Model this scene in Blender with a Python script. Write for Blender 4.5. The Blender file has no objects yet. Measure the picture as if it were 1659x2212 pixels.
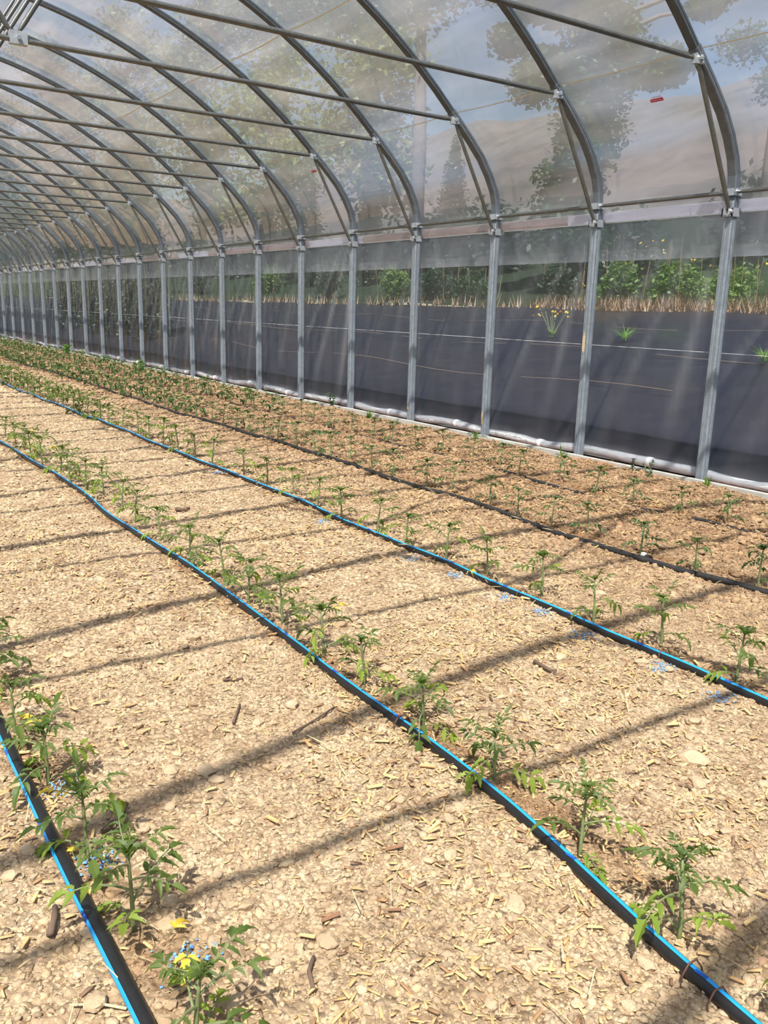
import bpy, math, random
import numpy as np
from mathutils import Vector, Matrix

# ------------------------------------------------------------------ basics
K = 1.18                       # metres per survey unit (camera height = 1 unit)
W, Y0, SP, H = 4.6528, 3.2449, 1.0344, 1.7077
XC = 1.22                      # ridge line
sc = bpy.context.scene
col = sc.collection
rnd = random.Random(7)
rng = np.random.default_rng(11)

# ------------------------------------------------------------------ camera
yaw, pitch, roll, FPX = 0.60466611, 0.23272869, 0.02705867, 1857.73
fw = Vector((math.sin(yaw) * math.cos(pitch), math.cos(yaw) * math.cos(pitch), -math.sin(pitch)))
r0 = Vector((math.cos(yaw), -math.sin(yaw), 0)); u0 = r0.cross(fw)
rt = r0 * math.cos(roll) + u0 * math.sin(roll); up = -r0 * math.sin(roll) + u0 * math.cos(roll)
cam = bpy.data.objects.new('camera', bpy.data.cameras.new('camera'))
col.objects.link(cam)
cam.matrix_world = Matrix(((rt.x, up.x, -fw.x, 0), (rt.y, up.y, -fw.y, 0), (rt.z, up.z, -fw.z, K), (0, 0, 0, 1)))
cam.data.sensor_fit = 'VERTICAL'; cam.data.sensor_height = 36.0
cam.data.lens = FPX / 2212 * 36.0
cam.data.clip_end = 400; cam.data.clip_start = .05
sc.camera = cam

# ------------------------------------------------------------------ light
SUN = Vector((-0.44, -0.469, 1.0)).normalized()
sun = bpy.data.objects.new('sun', bpy.data.lights.new('sun', 'SUN'))
col.objects.link(sun)
sun.data.energy = 16.5; sun.data.angle = math.radians(0.6); sun.data.color = (1.0, .955, .88)
sun.rotation_euler = SUN.to_track_quat('Z', 'Y').to_euler()
world = bpy.data.worlds.new('sky'); sc.world = world; world.use_nodes = True
wn = world.node_tree.nodes; wl = world.node_tree.links
sky = wn.new('ShaderNodeTexSky'); sky.sky_type = 'NISHITA'; sky.sun_disc = False
sky.sun_elevation = math.asin(SUN.z); sky.sun_rotation = math.atan2(SUN.x, SUN.y)
sky.air_density = 1.1; sky.dust_density = .25; sky.ozone_density = 3.0
wl.new(sky.outputs[0], wn['Background'].inputs[0]); wn['Background'].inputs[1].default_value = 0.115
sc.view_settings.view_transform = 'Standard'; sc.view_settings.look = 'None'
sc.view_settings.exposure = -0.04; sc.view_settings.gamma = 1.0; sc.view_settings.use_curve_mapping = False
try:
    sc.cycles.use_denoising = True
    sc.cycles.transparent_max_bounces = 24
    sc.cycles.max_bounces = 8; sc.cycles.diffuse_bounces = 4; sc.cycles.transmission_bounces = 6
    sc.cycles.sample_clamp_indirect = 6
except Exception:
    pass

# ------------------------------------------------------------------ materials
def lin(r, g, b):
    f = lambda c: (c / 255 / 12.92) if c / 255 <= .04045 else ((c / 255 + .055) / 1.055) ** 2.4
    return (f(r), f(g), f(b), 1)

class NT:
    def __init__(s, name):
        s.m = bpy.data.materials.new(name); s.m.use_nodes = True
        s.t = s.m.node_tree; s.n = s.t.nodes; s.n.clear()
        s.out = s.n.new('ShaderNodeOutputMaterial')
    def node(s, typ, **kw):
        nd = s.n.new('ShaderNode' + typ)
        ins = kw.pop('ins', {})
        for k, v in kw.items(): setattr(nd, k, v)
        for k, v in ins.items():
            if isinstance(v, bpy.types.NodeSocket): s.t.links.new(v, nd.inputs[k])
            else: nd.inputs[k].default_value = v
        return nd
    def link(s, a, b): s.t.links.new(a, b)
    def math(s, op, a, b=0.0, c=None, clamp=False):
        nd = s.node('Math', operation=op, use_clamp=clamp)
        for i, v in enumerate((a, b, c)):
            if v is None: continue
            if isinstance(v, bpy.types.NodeSocket): s.link(v, nd.inputs[i])
            else: nd.inputs[i].default_value = v
        return nd.outputs[0]
    def mix(s, f, a, b, blend='MIX'):
        nd = s.n.new('ShaderNodeMix'); nd.data_type = 'RGBA'; nd.blend_type = blend; nd.clamp_factor = True
        for i, v in ((0, f), (6, a), (7, b)):
            if isinstance(v, bpy.types.NodeSocket): s.link(v, nd.inputs[i])
            else: nd.inputs[i].default_value = v
        return nd.outputs[2]
    def ramp(s, f, stops):
        nd = s.n.new('ShaderNodeValToRGB'); e = nd.color_ramp.elements
        while len(e) < len(stops): e.new(.5)
        for i, (p, c) in enumerate(stops):
            e[i].position = p; e[i].color = c if len(c) == 4 else (*c, 1)
        s.link(f, nd.inputs[0]); return nd.outputs[0]
    def noise(s, vec, scale, detail=4, rough=.6, **kw):
        nd = s.node('TexNoise', ins={'Scale': scale, 'Detail': detail, 'Roughness': rough}, **kw)
        s.link(vec, nd.inputs['Vector']); return nd.outputs[0]
    def pos(s): return s.node('NewGeometry').outputs['Position']
    def pbr(s, color, rough=.7, metal=0., bump=None, bstr=.3, bdist=.01, spec=.5, **extra):
        p = s.node('BsdfPrincipled')
        for k, v in (('Base Color', color), ('Roughness', rough), ('Metallic', metal), ('Specular IOR Level', spec), *extra.items()):
            if isinstance(v, bpy.types.NodeSocket): s.link(v, p.inputs[k])
            else: p.inputs[k].default_value = v
        if bump is not None:
            b = s.node('Bump', ins={'Strength': bstr, 'Distance': bdist, 'Height': bump})
            s.link(b.outputs[0], p.inputs['Normal'])
        s.link(p.outputs[0], s.out.inputs[0]); return s.m

def plain(name, c, rough=.7, metal=0., spec=.5, var=.12, scale=40):
    t = NT(name); f = t.noise(t.pos(), scale)
    a = tuple(x * (1 - var) for x in c[:3]) + (1,); b = tuple(min(1, x * (1 + var)) for x in c[:3]) + (1,)
    return t.pbr(t.ramp(f, [(.3, a), (.7, b)]), rough, metal, spec=spec)

def galv(name, tint, rough=.42, metal=.35):
    t = NT(name); p = t.pos()
    f = t.noise(p, 18, 6, .7); g = t.noise(p, 120, 3, .6)
    a = tuple(x * .72 for x in tint) + (1,); b = tuple(x * 1.12 for x in tint) + (1,)
    c = t.mix(t.ramp(g, [(.45, (0, 0, 0)), (.75, (.35, .35, .35))]), t.ramp(f, [(.3, a), (.7, b)]), tuple(min(1, x * 1.9) for x in tint) + (1,))
    r = t.math('ADD', t.math('MULTIPLY', g, .25), rough - .1)
    return t.pbr(c, r, metal, bump=g, bstr=.15, bdist=.002)

M = {}
M['galv'] = galv('galvanized_steel', (.075, .088, .10))
M['galv_post'] = galv('galvanized_post', (.23, .265, .30), .5)
M['galv_sleeve'] = galv('galvanized_sleeve', (.13, .15, .172), .45)
M['tube'] = galv('tube_steel', (.15, .155, .145), .3, .6)
M['clamp'] = galv('clamp_steel', (.38, .41, .44), .35)
M['bolt'] = plain('bolt_zinc', (.8, .82, .82), .2, 1.0)
M['splash'] = plain('dried_mud', lin(196, 176, 140), .9)

def film(name, haze, tcol, spec=1.0, rough=.09, wr=.3, scale=3.0, streak=None, extra=0.0, blur=0.0, streakamt=.7):
    """clear weathered polythene: see-through + milky scatter + soft gloss"""
    t = NT(name); p = t.pos()
    n1 = t.noise(p, scale, 3, .5)
    mp = t.node('Mapping', ins={'Scale': streak or (1, 1, 1)}); t.link(p, mp.inputs[0])
    n2 = t.noise(mp.outputs[0], scale * 2, 3, .55)
    dirt = t.noise(p, 70, 4, .7)
    h = t.math('ADD', t.math('MULTIPLY', n1, .6), t.math('MULTIPLY', n2, .7))
    bmp = t.node('Bump', ins={'Strength': wr, 'Distance': .05, 'Height': h}).outputs[0]
    tr = t.node('BsdfTransparent', ins={'Color': tcol})
    tl = t.node('BsdfTranslucent', ins={'Color': (.86, .85, .83, 1), 'Normal': bmp})
    df = t.node('BsdfDiffuse', ins={'Color': (.80, .80, .80, 1), 'Normal': bmp})
    hz = t.node('MixShader', ins={0: .5, 1: tl.outputs[0], 2: df.outputs[0]})
    # milkier along creases and where dust sits
    f = t.math('ADD', t.math('MULTIPLY', t.ramp(n2, [(.42, (0, 0, 0)), (.7, (1, 1, 1))]), haze * streakamt), haze * .72)
    f = t.math('ADD', f, t.math('MULTIPLY', t.node('Attribute', attribute_name='crease').outputs['Fac'], .65))
    f = t.math('ADD', f, t.math('MULTIPLY', t.ramp(dirt, [(.55, (0, 0, 0)), (.8, (1, 1, 1))]), .06 + extra))
    body = t.node('MixShader', ins={0: f, 1: tr.outputs[0], 2: hz.outputs[0]})
    if blur > 0:
        rf = t.node('BsdfRefraction', ins={'Color': tcol, 'Roughness': .34, 'IOR': 1.12})
        see = t.node('MixShader', ins={0: blur, 1: tr.outputs[0], 2: rf.outputs[0]}); t.link(see.outputs[0], body.inputs[1])
    gl = t.node('BsdfGlossy', ins={'Color': (1, 1, 1, 1), 'Roughness': rough, 'Normal': bmp})
    lw = t.node('LayerWeight', ins={'Blend': .5}); t.link(bmp, lw.inputs['Normal'])
    ff = t.math('ADD', t.math('MULTIPLY', t.math('POWER', lw.outputs['Facing'], 4.5), .9 * spec), .055 * spec, clamp=True)
    mx = t.node('MixShader', ins={0: ff, 1: body.outputs[0], 2: gl.outputs[0]})
    t.link(mx.outputs[0], t.out.inputs[0]); return t.m

M['film_roof'] = film('roof_polythene', .235, (.93, .94, .95, 1), 1.25, .06, .14, 1.8, (1, .18, 1.6), blur=.42, streakamt=.55)
M['film_wall'] = film('curtain_polythene', .05, (.92, .94, .97, 1), .5, .14, .4, 2.5, (1, 1, .25), blur=.3, extra=-.04)
M['film_skirt'] = film('skirt_polythene', .36, (.90, .92, .94, 1), .6, .2, .5, 2.5, (1, 1, .3))
M['film_roll'] = film('rolled_polythene', 1.3, (.9, .9, .9, 1), 1.0, .2, .8, 14, (1, .2, 1))

ROWS = [.36, 1.19, 2.12, 2.96, 3.72]
def soilmat(name, island, light=1.0, bump=True):
    t = NT(name); p = t.pos()
    sx = t.node('SeparateXYZ'); t.link(p, sx.inputs[0]); X = sx.outputs[0]
    big = t.noise(p, 1.1, 4, .6); mid = t.noise(p, 9, 5, .65); fine = t.noise(p, 75, 4, .7)
    c = t.ramp(mid, [(.25, lin(160, 136, 107)), (.45, lin(188, 164, 133)), (.62, lin(206, 183, 151)), (.8, lin(220, 199, 169))])
    # browner and cloddier towards the side wall
    e = t.math('ADD', X, t.math('MULTIPLY', big, 1.6))
    e = t.ramp(t.math('MULTIPLY', e, .15), [(.46, (0, 0, 0)), (.68, (1, 1, 1))])
    c = t.mix(t.math('MULTIPLY', e, .9), c, t.ramp(mid, [(.25, lin(112, 88, 66)), (.55, lin(168, 138, 106)), (.8, lin(202, 174, 138))]))
    # damp soil around the plant rows
    wet = None
    for rx in ROWS:
        d = t.math('ABSOLUTE', t.math('SUBTRACT', X, rx * K))
        d = t.math('SUBTRACT', 1.0, t.math('MULTIPLY', d, 5.5), clamp=True)
        wet = d if wet is None else t.math('MAXIMUM', wet, d)
    wn_ = t.noise(p, 4.0, 4, .6)
    wf = t.math('MULTIPLY', t.math('SUBTRACT', t.math('ADD', t.math('MULTIPLY', wet, .55), wn_), .78), 3.0, clamp=True)
    c = t.mix(t.math('MULTIPLY', wf, .75), c, lin(134, 102, 72))
    if island:
        r = t.node('NewGeometry').outputs['Random Per Island']
        v = t.ramp(r, [(0, (.50, .49, .49)), (.3, (.80, .79, .79)), (.7, (1, 1, 1)), (.9, (1.0, .95, .84)), (.95, (1.1, 1.08, 1.06)), (1, (1.0, 1.0, 1.0))])
        c = t.mix(1.0, c, v, 'MULTIPLY')
        red = t.ramp(r, [(.955, (0, 0, 0)), (.96, (1, 1, 1)), (.975, (1, 1, 1)), (.98, (0, 0, 0))])
        c = t.mix(t.math('MULTIPLY', red, .3), c, lin(176, 112, 84))
        return t.pbr(c, .95, bump=fine, bstr=.9, bdist=.006, spec=.12)
    vo = t.node('TexVoronoi', ins={'Scale': 62.0}); t.link(p, vo.inputs[0])
    vs = t.node('TexVoronoi', ins={'Scale': 23.0}); t.link(p, vs.inputs[0])
    cs = t.node('SeparateColor'); t.link(vo.outputs['Color'], cs.inputs[0])
    c = t.mix(1.0, c, t.ramp(cs.outputs[0], [(0, (.50, .48, .46)), (.5, (.74, .72, .70)), (1, (.95, .94, .93))]), 'MULTIPLY')
    c = t.mix(t.ramp(vo.outputs['Distance'], [(.45, (0, 0, 0)), (.8, (.55, .55, .55))]), c, lin(132, 104, 78))  # gaps between crumb cells painted darker, crevice shade put into the colour
    hgt = t.math('ADD', t.math('MULTIPLY', t.math('SUBTRACT', 1, vo.outputs['Distance']), .6), t.math('ADD', t.math('MULTIPLY', t.math('SUBTRACT', 1, vs.outputs['Distance']), .9), t.math('MULTIPLY', fine, .4)))
    return t.pbr(c, .95, bump=hgt, bstr=1.0, bdist=.014, spec=.1)
M['soil'] = soilmat('dry_soil', False)
M['clod'] = soilmat('soil_clods', True)

def islandmat(name, stops, rough=.8, spec=.2):
    t = NT(name); r = t.node('NewGeometry').outputs['Random Per Island']
    f = t.noise(t.pos(), 180, 3, .6)
    c = t.mix(t.math('MULTIPLY', f, .4), t.ramp(r, stops), (.30, .20, .12, 1))
    return t.pbr(c, rough, spec=spec)
M['chip'] = islandmat('wood_chips', [(0, lin(204, 166, 112)), (.4, lin(222, 190, 136)), (.7, lin(206, 168, 118)), (.86, lin(160, 122, 88)), (1, lin(104, 82, 68))])
M['chip_light'] = plain('wood_chip_light', lin(226, 190, 132), .8)
M['twig'] = plain('twig_bark', lin(104, 84, 70), .9)
M['straw'] = plain('dry_straw', lin(214, 190, 146), .8)
M['granule'] = islandmat('blue_granules', [(0, lin(70, 140, 205)), (.5, lin(110, 180, 235)), (1, lin(60, 120, 190))], .5)
M['hose'] = plain('black_polyethylene', (.011, .011, .012, 1), .42, spec=.45, var=.3, scale=90)
M['hose_dusty'] = plain('dusty_polyethylene', (.022, .021, .020, 1), .6, spec=.35, var=.5, scale=60)
M['stripe'] = plain('blue_stripe_plastic', lin(36, 160, 238), .45, var=.06)
M['stripe_d'] = plain('hose_mark', lin(16, 84, 176), .5)
M['wire'] = plain('rusty_wire', lin(110, 78, 66), .6, .4)
M['concrete'] = plain('weathered_board', lin(176, 174, 166), .85, var=.15, scale=12)
M['dirt'] = plain('red_brown_dirt', lin(120, 72, 44), .95, spec=.05, var=.45, scale=34)
M['tape'] = plain('white_tape', (.82, .82, .80, 1), .4)
M['hip_a'] = plain('pale_hip_board', lin(214, 214, 234), .6, var=.06, scale=5)
M['hip_b'] = plain('brown_hip_board', lin(176, 158, 158), .7, var=.15, scale=7)
M['hip_line'] = plain('wiggle_wire_channel', lin(206, 206, 200), .3, .6)
M['red'] = plain('red_print', lin(200, 74, 96), .5)
M['pink'] = plain('faded_print', lin(205, 150, 162), .5)
M['crease'] = plain('film_crease', lin(214, 206, 180), .6)

def leafmat(name, c1, c2, tr=.45):
    t = NT(name); p = t.pos(); f = t.noise(p, 26, 3, .6); oi = t.node('ObjectInfo').outputs['Random']
    c = t.mix(t.math('ADD', t.math('MULTIPLY', f, .6), t.math('MULTIPLY', oi, .35)), c1, c2)
    d = t.node('BsdfPrincipled', ins={'Roughness': .5, 'Specular IOR Level': .35}); t.link(c, d.inputs['Base Color'])
    l = t.node('BsdfTranslucent'); t.link(t.mix(1.0, c, (1.25, 1.35, .5, 1), 'MULTIPLY'), l.inputs[0])
    mx = t.node('MixShader', ins={0: tr, 1: d.outputs[0], 2: l.outputs[0]})
    t.link(mx.outputs[0], t.out.inputs[0]); return t.m
M['leaf'] = leafmat('tomato_leaf', lin(72, 94, 50), lin(110, 130, 62))
M['leaf_l'] = leafmat('tomato_leaf_pale', lin(112, 136, 56), lin(158, 176, 76), .45)
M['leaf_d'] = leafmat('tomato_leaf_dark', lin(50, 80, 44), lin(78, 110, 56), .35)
M['leaf_y'] = leafmat('tomato_leaf_yellow', lin(226, 190, 62), lin(240, 214, 96), .35)
M['stem'] = plain('tomato_stem', lin(112, 122, 78), .6, var=.2, scale=60)
M['grass'] = leafmat('weed_grass', lin(78, 120, 48), lin(130, 160, 78))
M['weed'] = leafmat('weed_leaf', lin(56, 84, 56), lin(92, 112, 80), .3)
M['tree'] = leafmat('tree_leaf', lin(40, 62, 34), lin(74, 98, 48), .35)
M['tree_d2'] = leafmat('dark_tree_leaf', lin(20, 44, 28), lin(40, 74, 34), .25)
M['tree_far'] = leafmat('woodland_leaf', lin(52, 70, 42), lin(110, 124, 66), .35)
M['tree_d'] = leafmat('cypress_leaf', lin(30, 40, 28), lin(52, 58, 36), .2)
M['bush'] = leafmat('bush_leaf', lin(62, 90, 38), lin(98, 122, 56), .35)
M['bushd'] = leafmat('dark_shaded_bush_leaf', lin(26, 42, 30), lin(42, 60, 40), .25)  # dark hedge green; on the wild bushes, tree shade put into the colour
M['flower'] = plain('yellow_petals', lin(250, 196, 40), .6)
M['bark'] = plain('tree_bark', lin(92, 84, 84), .95, var=.3, scale=8)
M['drygrass'] = leafmat('dry_grass', lin(112, 92, 72), lin(146, 120, 94), .2)

def fabricmat():
    t = NT('black_ground_fabric'); p = t.pos()
    f = t.noise(p, 3, 5, .6); g = t.noise(p, 110, 3, .7)
    c = t.ramp(f, [(.3, (.004, .0045, .008)), (.7, (.010, .0105, .017))])
    c = t.mix(t.ramp(g, [(.66, (0, 0, 0)), (.78, (.55, .55, .55))]), c, (.20, .18, .16, 1))
    return t.pbr(c, .55, bump=g, bstr=.2, bdist=.004, spec=.2)
M['fabric'] = fabricmat()
def bankmat():
    t = NT('grassy_bank'); p = t.pos(); f = t.noise(p, .8, 6, .7); g = t.noise(p, 7, 5, .7)
    c = t.ramp(t.math('ADD', t.math('MULTIPLY', f, .6), t.math('MULTIPLY', g, .4)), [(.35, lin(20, 28, 24)), (.55, lin(34, 46, 32)), (.7, lin(62, 68, 46))])  # greens kept dark: tree shade over the slope is in the colour
    return t.pbr(c, .95, bump=g, bstr=1, bdist=.1, spec=.1)
M['bank'] = bankmat()

# ------------------------------------------------------------------ mesh helpers (coordinates in survey units)
class MB:
    def __init__(s): s.v = []; s.f = []; s.mi = []; s.cur = 0
    def add(s, vs, fs):
        b = len(s.v); s.v += [tuple(v) for v in vs]; s.f += [tuple(b + i for i in f) for f in fs]; s.mi += [s.cur] * len(fs)
    def box(s, a, b):
        (x0, y0, z0), (x1, y1, z1) = a, b
        s.add([(x0, y0, z0), (x1, y0, z0), (x1, y1, z0), (x0, y1, z0), (x0, y0, z1), (x1, y0, z1), (x1, y1, z1), (x0, y1, z1)],
              [(0, 3, 2, 1), (4, 5, 6, 7), (0, 1, 5, 4), (1, 2, 6, 5), (2, 3, 7, 6), (3, 0, 4, 7)])
    def tube(s, pts, r, n=10, cap=True):
        """round tube through 3-D points; r number or list"""
        P = [Vector(p) for p in pts]; m = len(P); rr = r if isinstance(r, (list, tuple)) else [r] * m
        vs = []; fs = []; nrm = None
        for i, p in enumerate(P):
            d = (P[min(i + 1, m - 1)] - P[max(i - 1, 0)]).normalized()
            if nrm is None:
                nrm = d.cross(Vector((0, 0, 1)))
                if nrm.length < .05: nrm = d.cross(Vector((1, 0, 0)))
            nrm = (nrm - d * nrm.dot(d)).normalized(); bn = d.cross(nrm)
            for k in range(n):
                a = 2 * math.pi * k / n
                vs.append(p + (nrm * math.cos(a) + bn * math.sin(a)) * rr[i])
        for i in range(m - 1):
            for k in range(n):
                k2 = (k + 1) % n
                fs.append((i * n + k, i * n + k2, (i + 1) * n + k2, (i + 1) * n + k))
        if cap: fs += [tuple(range(n - 1, -1, -1)), tuple((m - 1) * n + k for k in range(n))]
        s.add(vs, fs)
    def profile(s, path, prof, closed=True):
        """sweep a (normal, y) profile along an xz path lying in a y=const plane"""
        m = len(path); n = len(prof); vs = []; fs = []
        for i, (x, z) in enumerate(path):
            x0, z0 = path[max(i - 1, 0)]; x1, z1 = path[min(i + 1, m - 1)]
            dx, dz = x1 - x0, z1 - z0; L = math.hypot(dx, dz); nx, nz = dz / L, -dx / L
            for a, b in prof: vs.append((x + nx * a, b, z + nz * a))
        for i in range(m - 1):
            for k in range(n):
                k2 = (k + 1) % n
                fs.append((i * n + k, i * n + k2, (i + 1) * n + k2, (i + 1) * n + k))
        fs += [tuple(range(n - 1, -1, -1)), tuple((m - 1) * n + k for k in range(n))]
        s.add(vs, fs)
    def mesh(s, name, mats, smooth=False):
        me = bpy.data.meshes.new(name)
        me.from_pydata([(x * K, y * K, z * K) for x, y, z in s.v], [], s.f)
        for m in (mats if isinstance(mats, (list, tuple)) else [mats]): me.materials.append(m)
        if any(s.mi): me.polygons.foreach_set('material_index', s.mi)
        if smooth: me.polygons.foreach_set('use_smooth', [True] * len(me.polygons))
        me.update(); return me

def npmesh(name, V, F, mat, smooth=False):
    """V (n,3) survey units, F (m,3|4)"""
    me = bpy.data.meshes.new(name); k = F.shape[1]
    me.vertices.add(len(V)); me.vertices.foreach_set('co', (V * K).astype(np.float32).ravel())
    me.loops.add(F.size); me.loops.foreach_set('vertex_index', F.astype(np.int32).ravel())
    me.polygons.add(len(F)); me.polygons.foreach_set('loop_start', np.arange(0, F.size, k, dtype=np.int32))
    me.polygons.foreach_set('loop_total', np.full(len(F), k, dtype=np.int32))
    if smooth: me.polygons.foreach_set('use_smooth', np.ones(len(F), dtype=bool))
    me.materials.append(mat); me.update(calc_edges=True); return me

def ob(name, me, parent=None, loc=(0, 0, 0), rot=(0, 0, 0), s=1.0):
    o = bpy.data.objects.new(name, me); col.objects.link(o)
    o.location = [c * K for c in loc]; o.rotation_euler = rot; o.scale = (s, s, s) if not isinstance(s, tuple) else s
    if parent: o.parent = parent
    return o
def tag(o, label=None, cat=None, group=None, kind=None):
    for k, v in (('label', label), ('category', cat), ('group', group), ('kind', kind)):
        if v: o[k] = v
    return o
def empty(name, loc=(0, 0, 0), rz=0, s=1.0): return ob(name, None, None, loc, (0, 0, rz), s)
def link_copy(o, parent=None):
    c = o.copy(); col.objects.link(c); c.parent = parent
    for ch in [q for q in o.children]: link_copy(ch, c)
    return c
ORD = ['first', 'second', 'third', 'fourth', 'fifth', 'sixth', 'seventh', 'eighth', 'ninth', 'tenth', 'eleventh', 'twelfth', 'thirteenth', 'fourteenth',
       'fifteenth', 'sixteenth', 'seventeenth', 'eighteenth', 'nineteenth', 'twentieth']

# ------------------------------------------------------------------ noise on arrays
def vnoise(x, y, seed=0):
    xi = np.floor(x).astype(np.int64); yi = np.floor(y).astype(np.int64); fx = x - xi; fy = y - yi
    def h(a, b):
        n = (a * 374761393 + b * 668265263 + seed * 974634777) & 0x7fffffff
        n = ((n ^ (n >> 13)) * 1274126177) & 0x7fffffff
        return ((n ^ (n >> 16)) & 0xffff) / 65535.0
    u = fx * fx * (3 - 2 * fx); v = fy * fy * (3 - 2 * fy)
    return (h(xi, yi) * (1 - u) + h(xi + 1, yi) * u) * (1 - v) + (h(xi, yi + 1) * (1 - u) + h(xi + 1, yi + 1) * u) * v
def ghz(x, y):
    """ground height inside the tunnel"""
    x = np.asarray(x, float); y = np.asarray(y, float)
    rough = np.clip((x - 2.6) / 1.0, 0, 1)
    z = (vnoise(x * 2.3, y * 2.3, 1) - .5) * .022
    z += (vnoise(x * 9, y * 9, 2) - .5) * .012 * (1 + .8 * rough)
    n = np.abs(vnoise(x * 24, y * 24, 3) - .5) * 2
    z += (1 - n) * .010 * (.7 + 1.4 * rough) - .006
    n = np.abs(vnoise(x * 60, y * 60, 4) - .5) * 2
    z += (1 - n) * .0045 * (.8 + rough) - .002
    z -= np.clip((x - 4.35) / .3, 0, 1) * .03
    return z
def gh(x, y): return float(ghz(np.array([x]), np.array([y]))[0])

# ================================================================== LARGE STRUCTURE
# ---- soil floor
ys = [-1.0]
while ys[-1] < 27: ys.append(ys[-1] + (max(.0115, .0105 * max(ys[-1], 0)) if ys[-1] > .35 else .06))
ys = np.array(ys)
xs = np.concatenate([np.arange(-2.3, -.2, .06), np.arange(-.2, 4.62, .0105), [4.64]])
X, Y = np.meshgrid(xs, ys); Z = ghz(X, Y)
nx = len(xs); idx = np.arange(X.size).reshape(X.shape)
F = np.stack([idx[:-1, :-1].ravel(), idx[:-1, 1:].ravel(), idx[1:, 1:].ravel(), idx[1:, :-1].ravel()], 1)
floor = ob('floor', npmesh('floor', np.stack([X.ravel(), Y.ravel(), Z.ravel()], 1), F, M['soil'], True))
tag(floor, kind='structure')

def in_view(x, y, m=60):
    """crude frustum test on the ground"""
    dx, dy, dz = x, y, -1.0
    zc = dx * fw.x + dy * fw.y + dz * fw.z
    px = 829.5 + FPX * (dx * rt.x + dy * rt.y + dz * rt.z) / zc
    py = 1106 - FPX * (dx * up.x + dy * up.y + dz * up.z) / zc
    return (zc > .1) & (px > -m) & (px < 1659 + m) & (py < 2212 + m * 1.5)

# ---- crumbs, clods and chips
OCT_V = np.array([(1, 0, -.2), (.3, 1, -.2), (-.9, .55, -.2), (-.8, -.7, -.2), (.4, -1, -.2), (.1, .05, .95)], float)   # ragged crumb, its flat underside left open
OCT_F = np.array([(0, 1, 5), (1, 2, 5), (2, 3, 5), (3, 4, 5), (4, 0, 5)])
g_ = (1 + 5 ** .5) / 2
ICO_V = np.array([(-1, g_, 0), (1, g_, 0), (-1, -g_, 0), (1, -g_, 0), (0, -1, g_), (0, 1, g_), (0, -1, -g_), (0, 1, -g_), (g_, 0, -1), (g_, 0, 1), (-g_, 0, -1), (-g_, 0, 1)]) / math.sqrt(1 + g_ * g_)
ICO_F = np.array([(0, 11, 5), (0, 5, 1), (0, 1, 7), (0, 7, 10), (0, 10, 11), (1, 5, 9), (5, 11, 4), (11, 10, 2), (10, 7, 6), (7, 1, 8), (3, 9, 4), (3, 4, 2), (3, 2, 6), (3, 6, 8), (3, 8, 9), (4, 9, 5), (2, 4, 11), (6, 2, 10), (8, 6, 7), (9, 8, 1)])
def scatter(n, xr, yr, rr, base, sink=.4, flat=.65, power=2.2, jit=.38, bias=None):
    x = rng.uniform(xr[0], xr[1], n * 5); y = rng.uniform(yr[0], yr[1], n * 5)
    ok = in_view(x, y, 80); x = x[ok]; y = y[ok]
    if bias is not None:
        k = rng.random(len(x)) < bias(x, y); x = x[k]; y = y[k]
    x = x[:n]; y = y[:n]; n = len(x)
    r = rr[0] + (rr[1] - rr[0]) * rng.random(n) ** power
    BV, BF = base; m = len(BV)
    a = rng.uniform(0, 2 * math.pi, n); sx = rng.uniform(.75, 1.35, n); sz = rng.uniform(.75, 1.25, n) * flat
    V = BV[None] * (1 + rng.uniform(-jit, jit, (n, m, 1)))
    if m > 8:
        for _ in range(6):
            dd = rng.normal(size=(n, 1, 3)); dd /= np.linalg.norm(dd, axis=2, keepdims=True)
            ex = np.maximum((V * dd).sum(2, keepdims=True) - rng.uniform(.45, .75, (n, 1, 1)), 0); V = V - dd * ex
    vx = V[..., 0] * sx[:, None]; vy = V[..., 1]; vz = V[..., 2] * sz[:, None]
    ti = rng.uniform(-.5, .5, n)[:, None]; vz2 = vz * np.cos(ti) + vx * np.sin(ti); vx = vx * np.cos(ti) - vz * np.sin(ti)
    c, s = np.cos(a)[:, None], np.sin(a)[:, None]
    out = np.stack([x[:, None] + (vx * c - vy * s) * r[:, None], y[:, None] + (vx * s + vy * c) * r[:, None],
                    ghz(x, y)[:, None] + (vz2 + flat * (1 - sink) - .25) * r[:, None]], -1).reshape(-1, 3)
    Fa = (BF[None] + (np.arange(n) * m)[:, None, None]).reshape(-1, BF.shape[1])
    return out, Fa
def stuff(name, parts, mat, label, cat):
    Vs = []; Fs = []; b = 0
    for v, f in parts: Vs.append(v); Fs.append(f + b); b += len(v)
    o = ob(name, npmesh(name, np.concatenate(Vs), np.concatenate(Fs), mat), floor)
    tag(o, label, None, None, 'stuff'); return o
oct_, ico_ = (OCT_V, OCT_F), (ICO_V, ICO_F)
path_bias = lambda x, y: .55 + .45 * (vnoise(x * 3, y * 3, 9) > .45)
stuff('soil_crumbs', [
    scatter(90000, (0, 3.2), (.4, 2.3), (.0018, .0052), oct_, bias=path_bias),
    scatter(16500, (0, 3.4), (.4, 2.4), (.004, .0115), ico_, bias=path_bias, flat=.55, sink=.5),
    scatter(66000, (0, 4.55), (2.1, 4.6), (.0035, .0085), oct_, bias=path_bias),
    scatter(8500, (0, 4.55), (2.2, 5.0), (.007, .014), ico_, power=2.8),
    scatter(5000, (2.6, 4.55), (1.2, 6.0), (.009, .024), ico_, power=2.5),
    scatter(30000, (.3, 4.55), (4.4, 9.0), (.006, .013), oct_),
    scatter(4000, (2.2, 4.55), (5.5, 12.0), (.010, .026), ico_, power=2.2),
    scatter(14000, (1, 4.55), (8.5, 20.0), (.010, .022), oct_)], M['clod'], 'loose pale crumbs of dry soil', 'soil')
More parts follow.
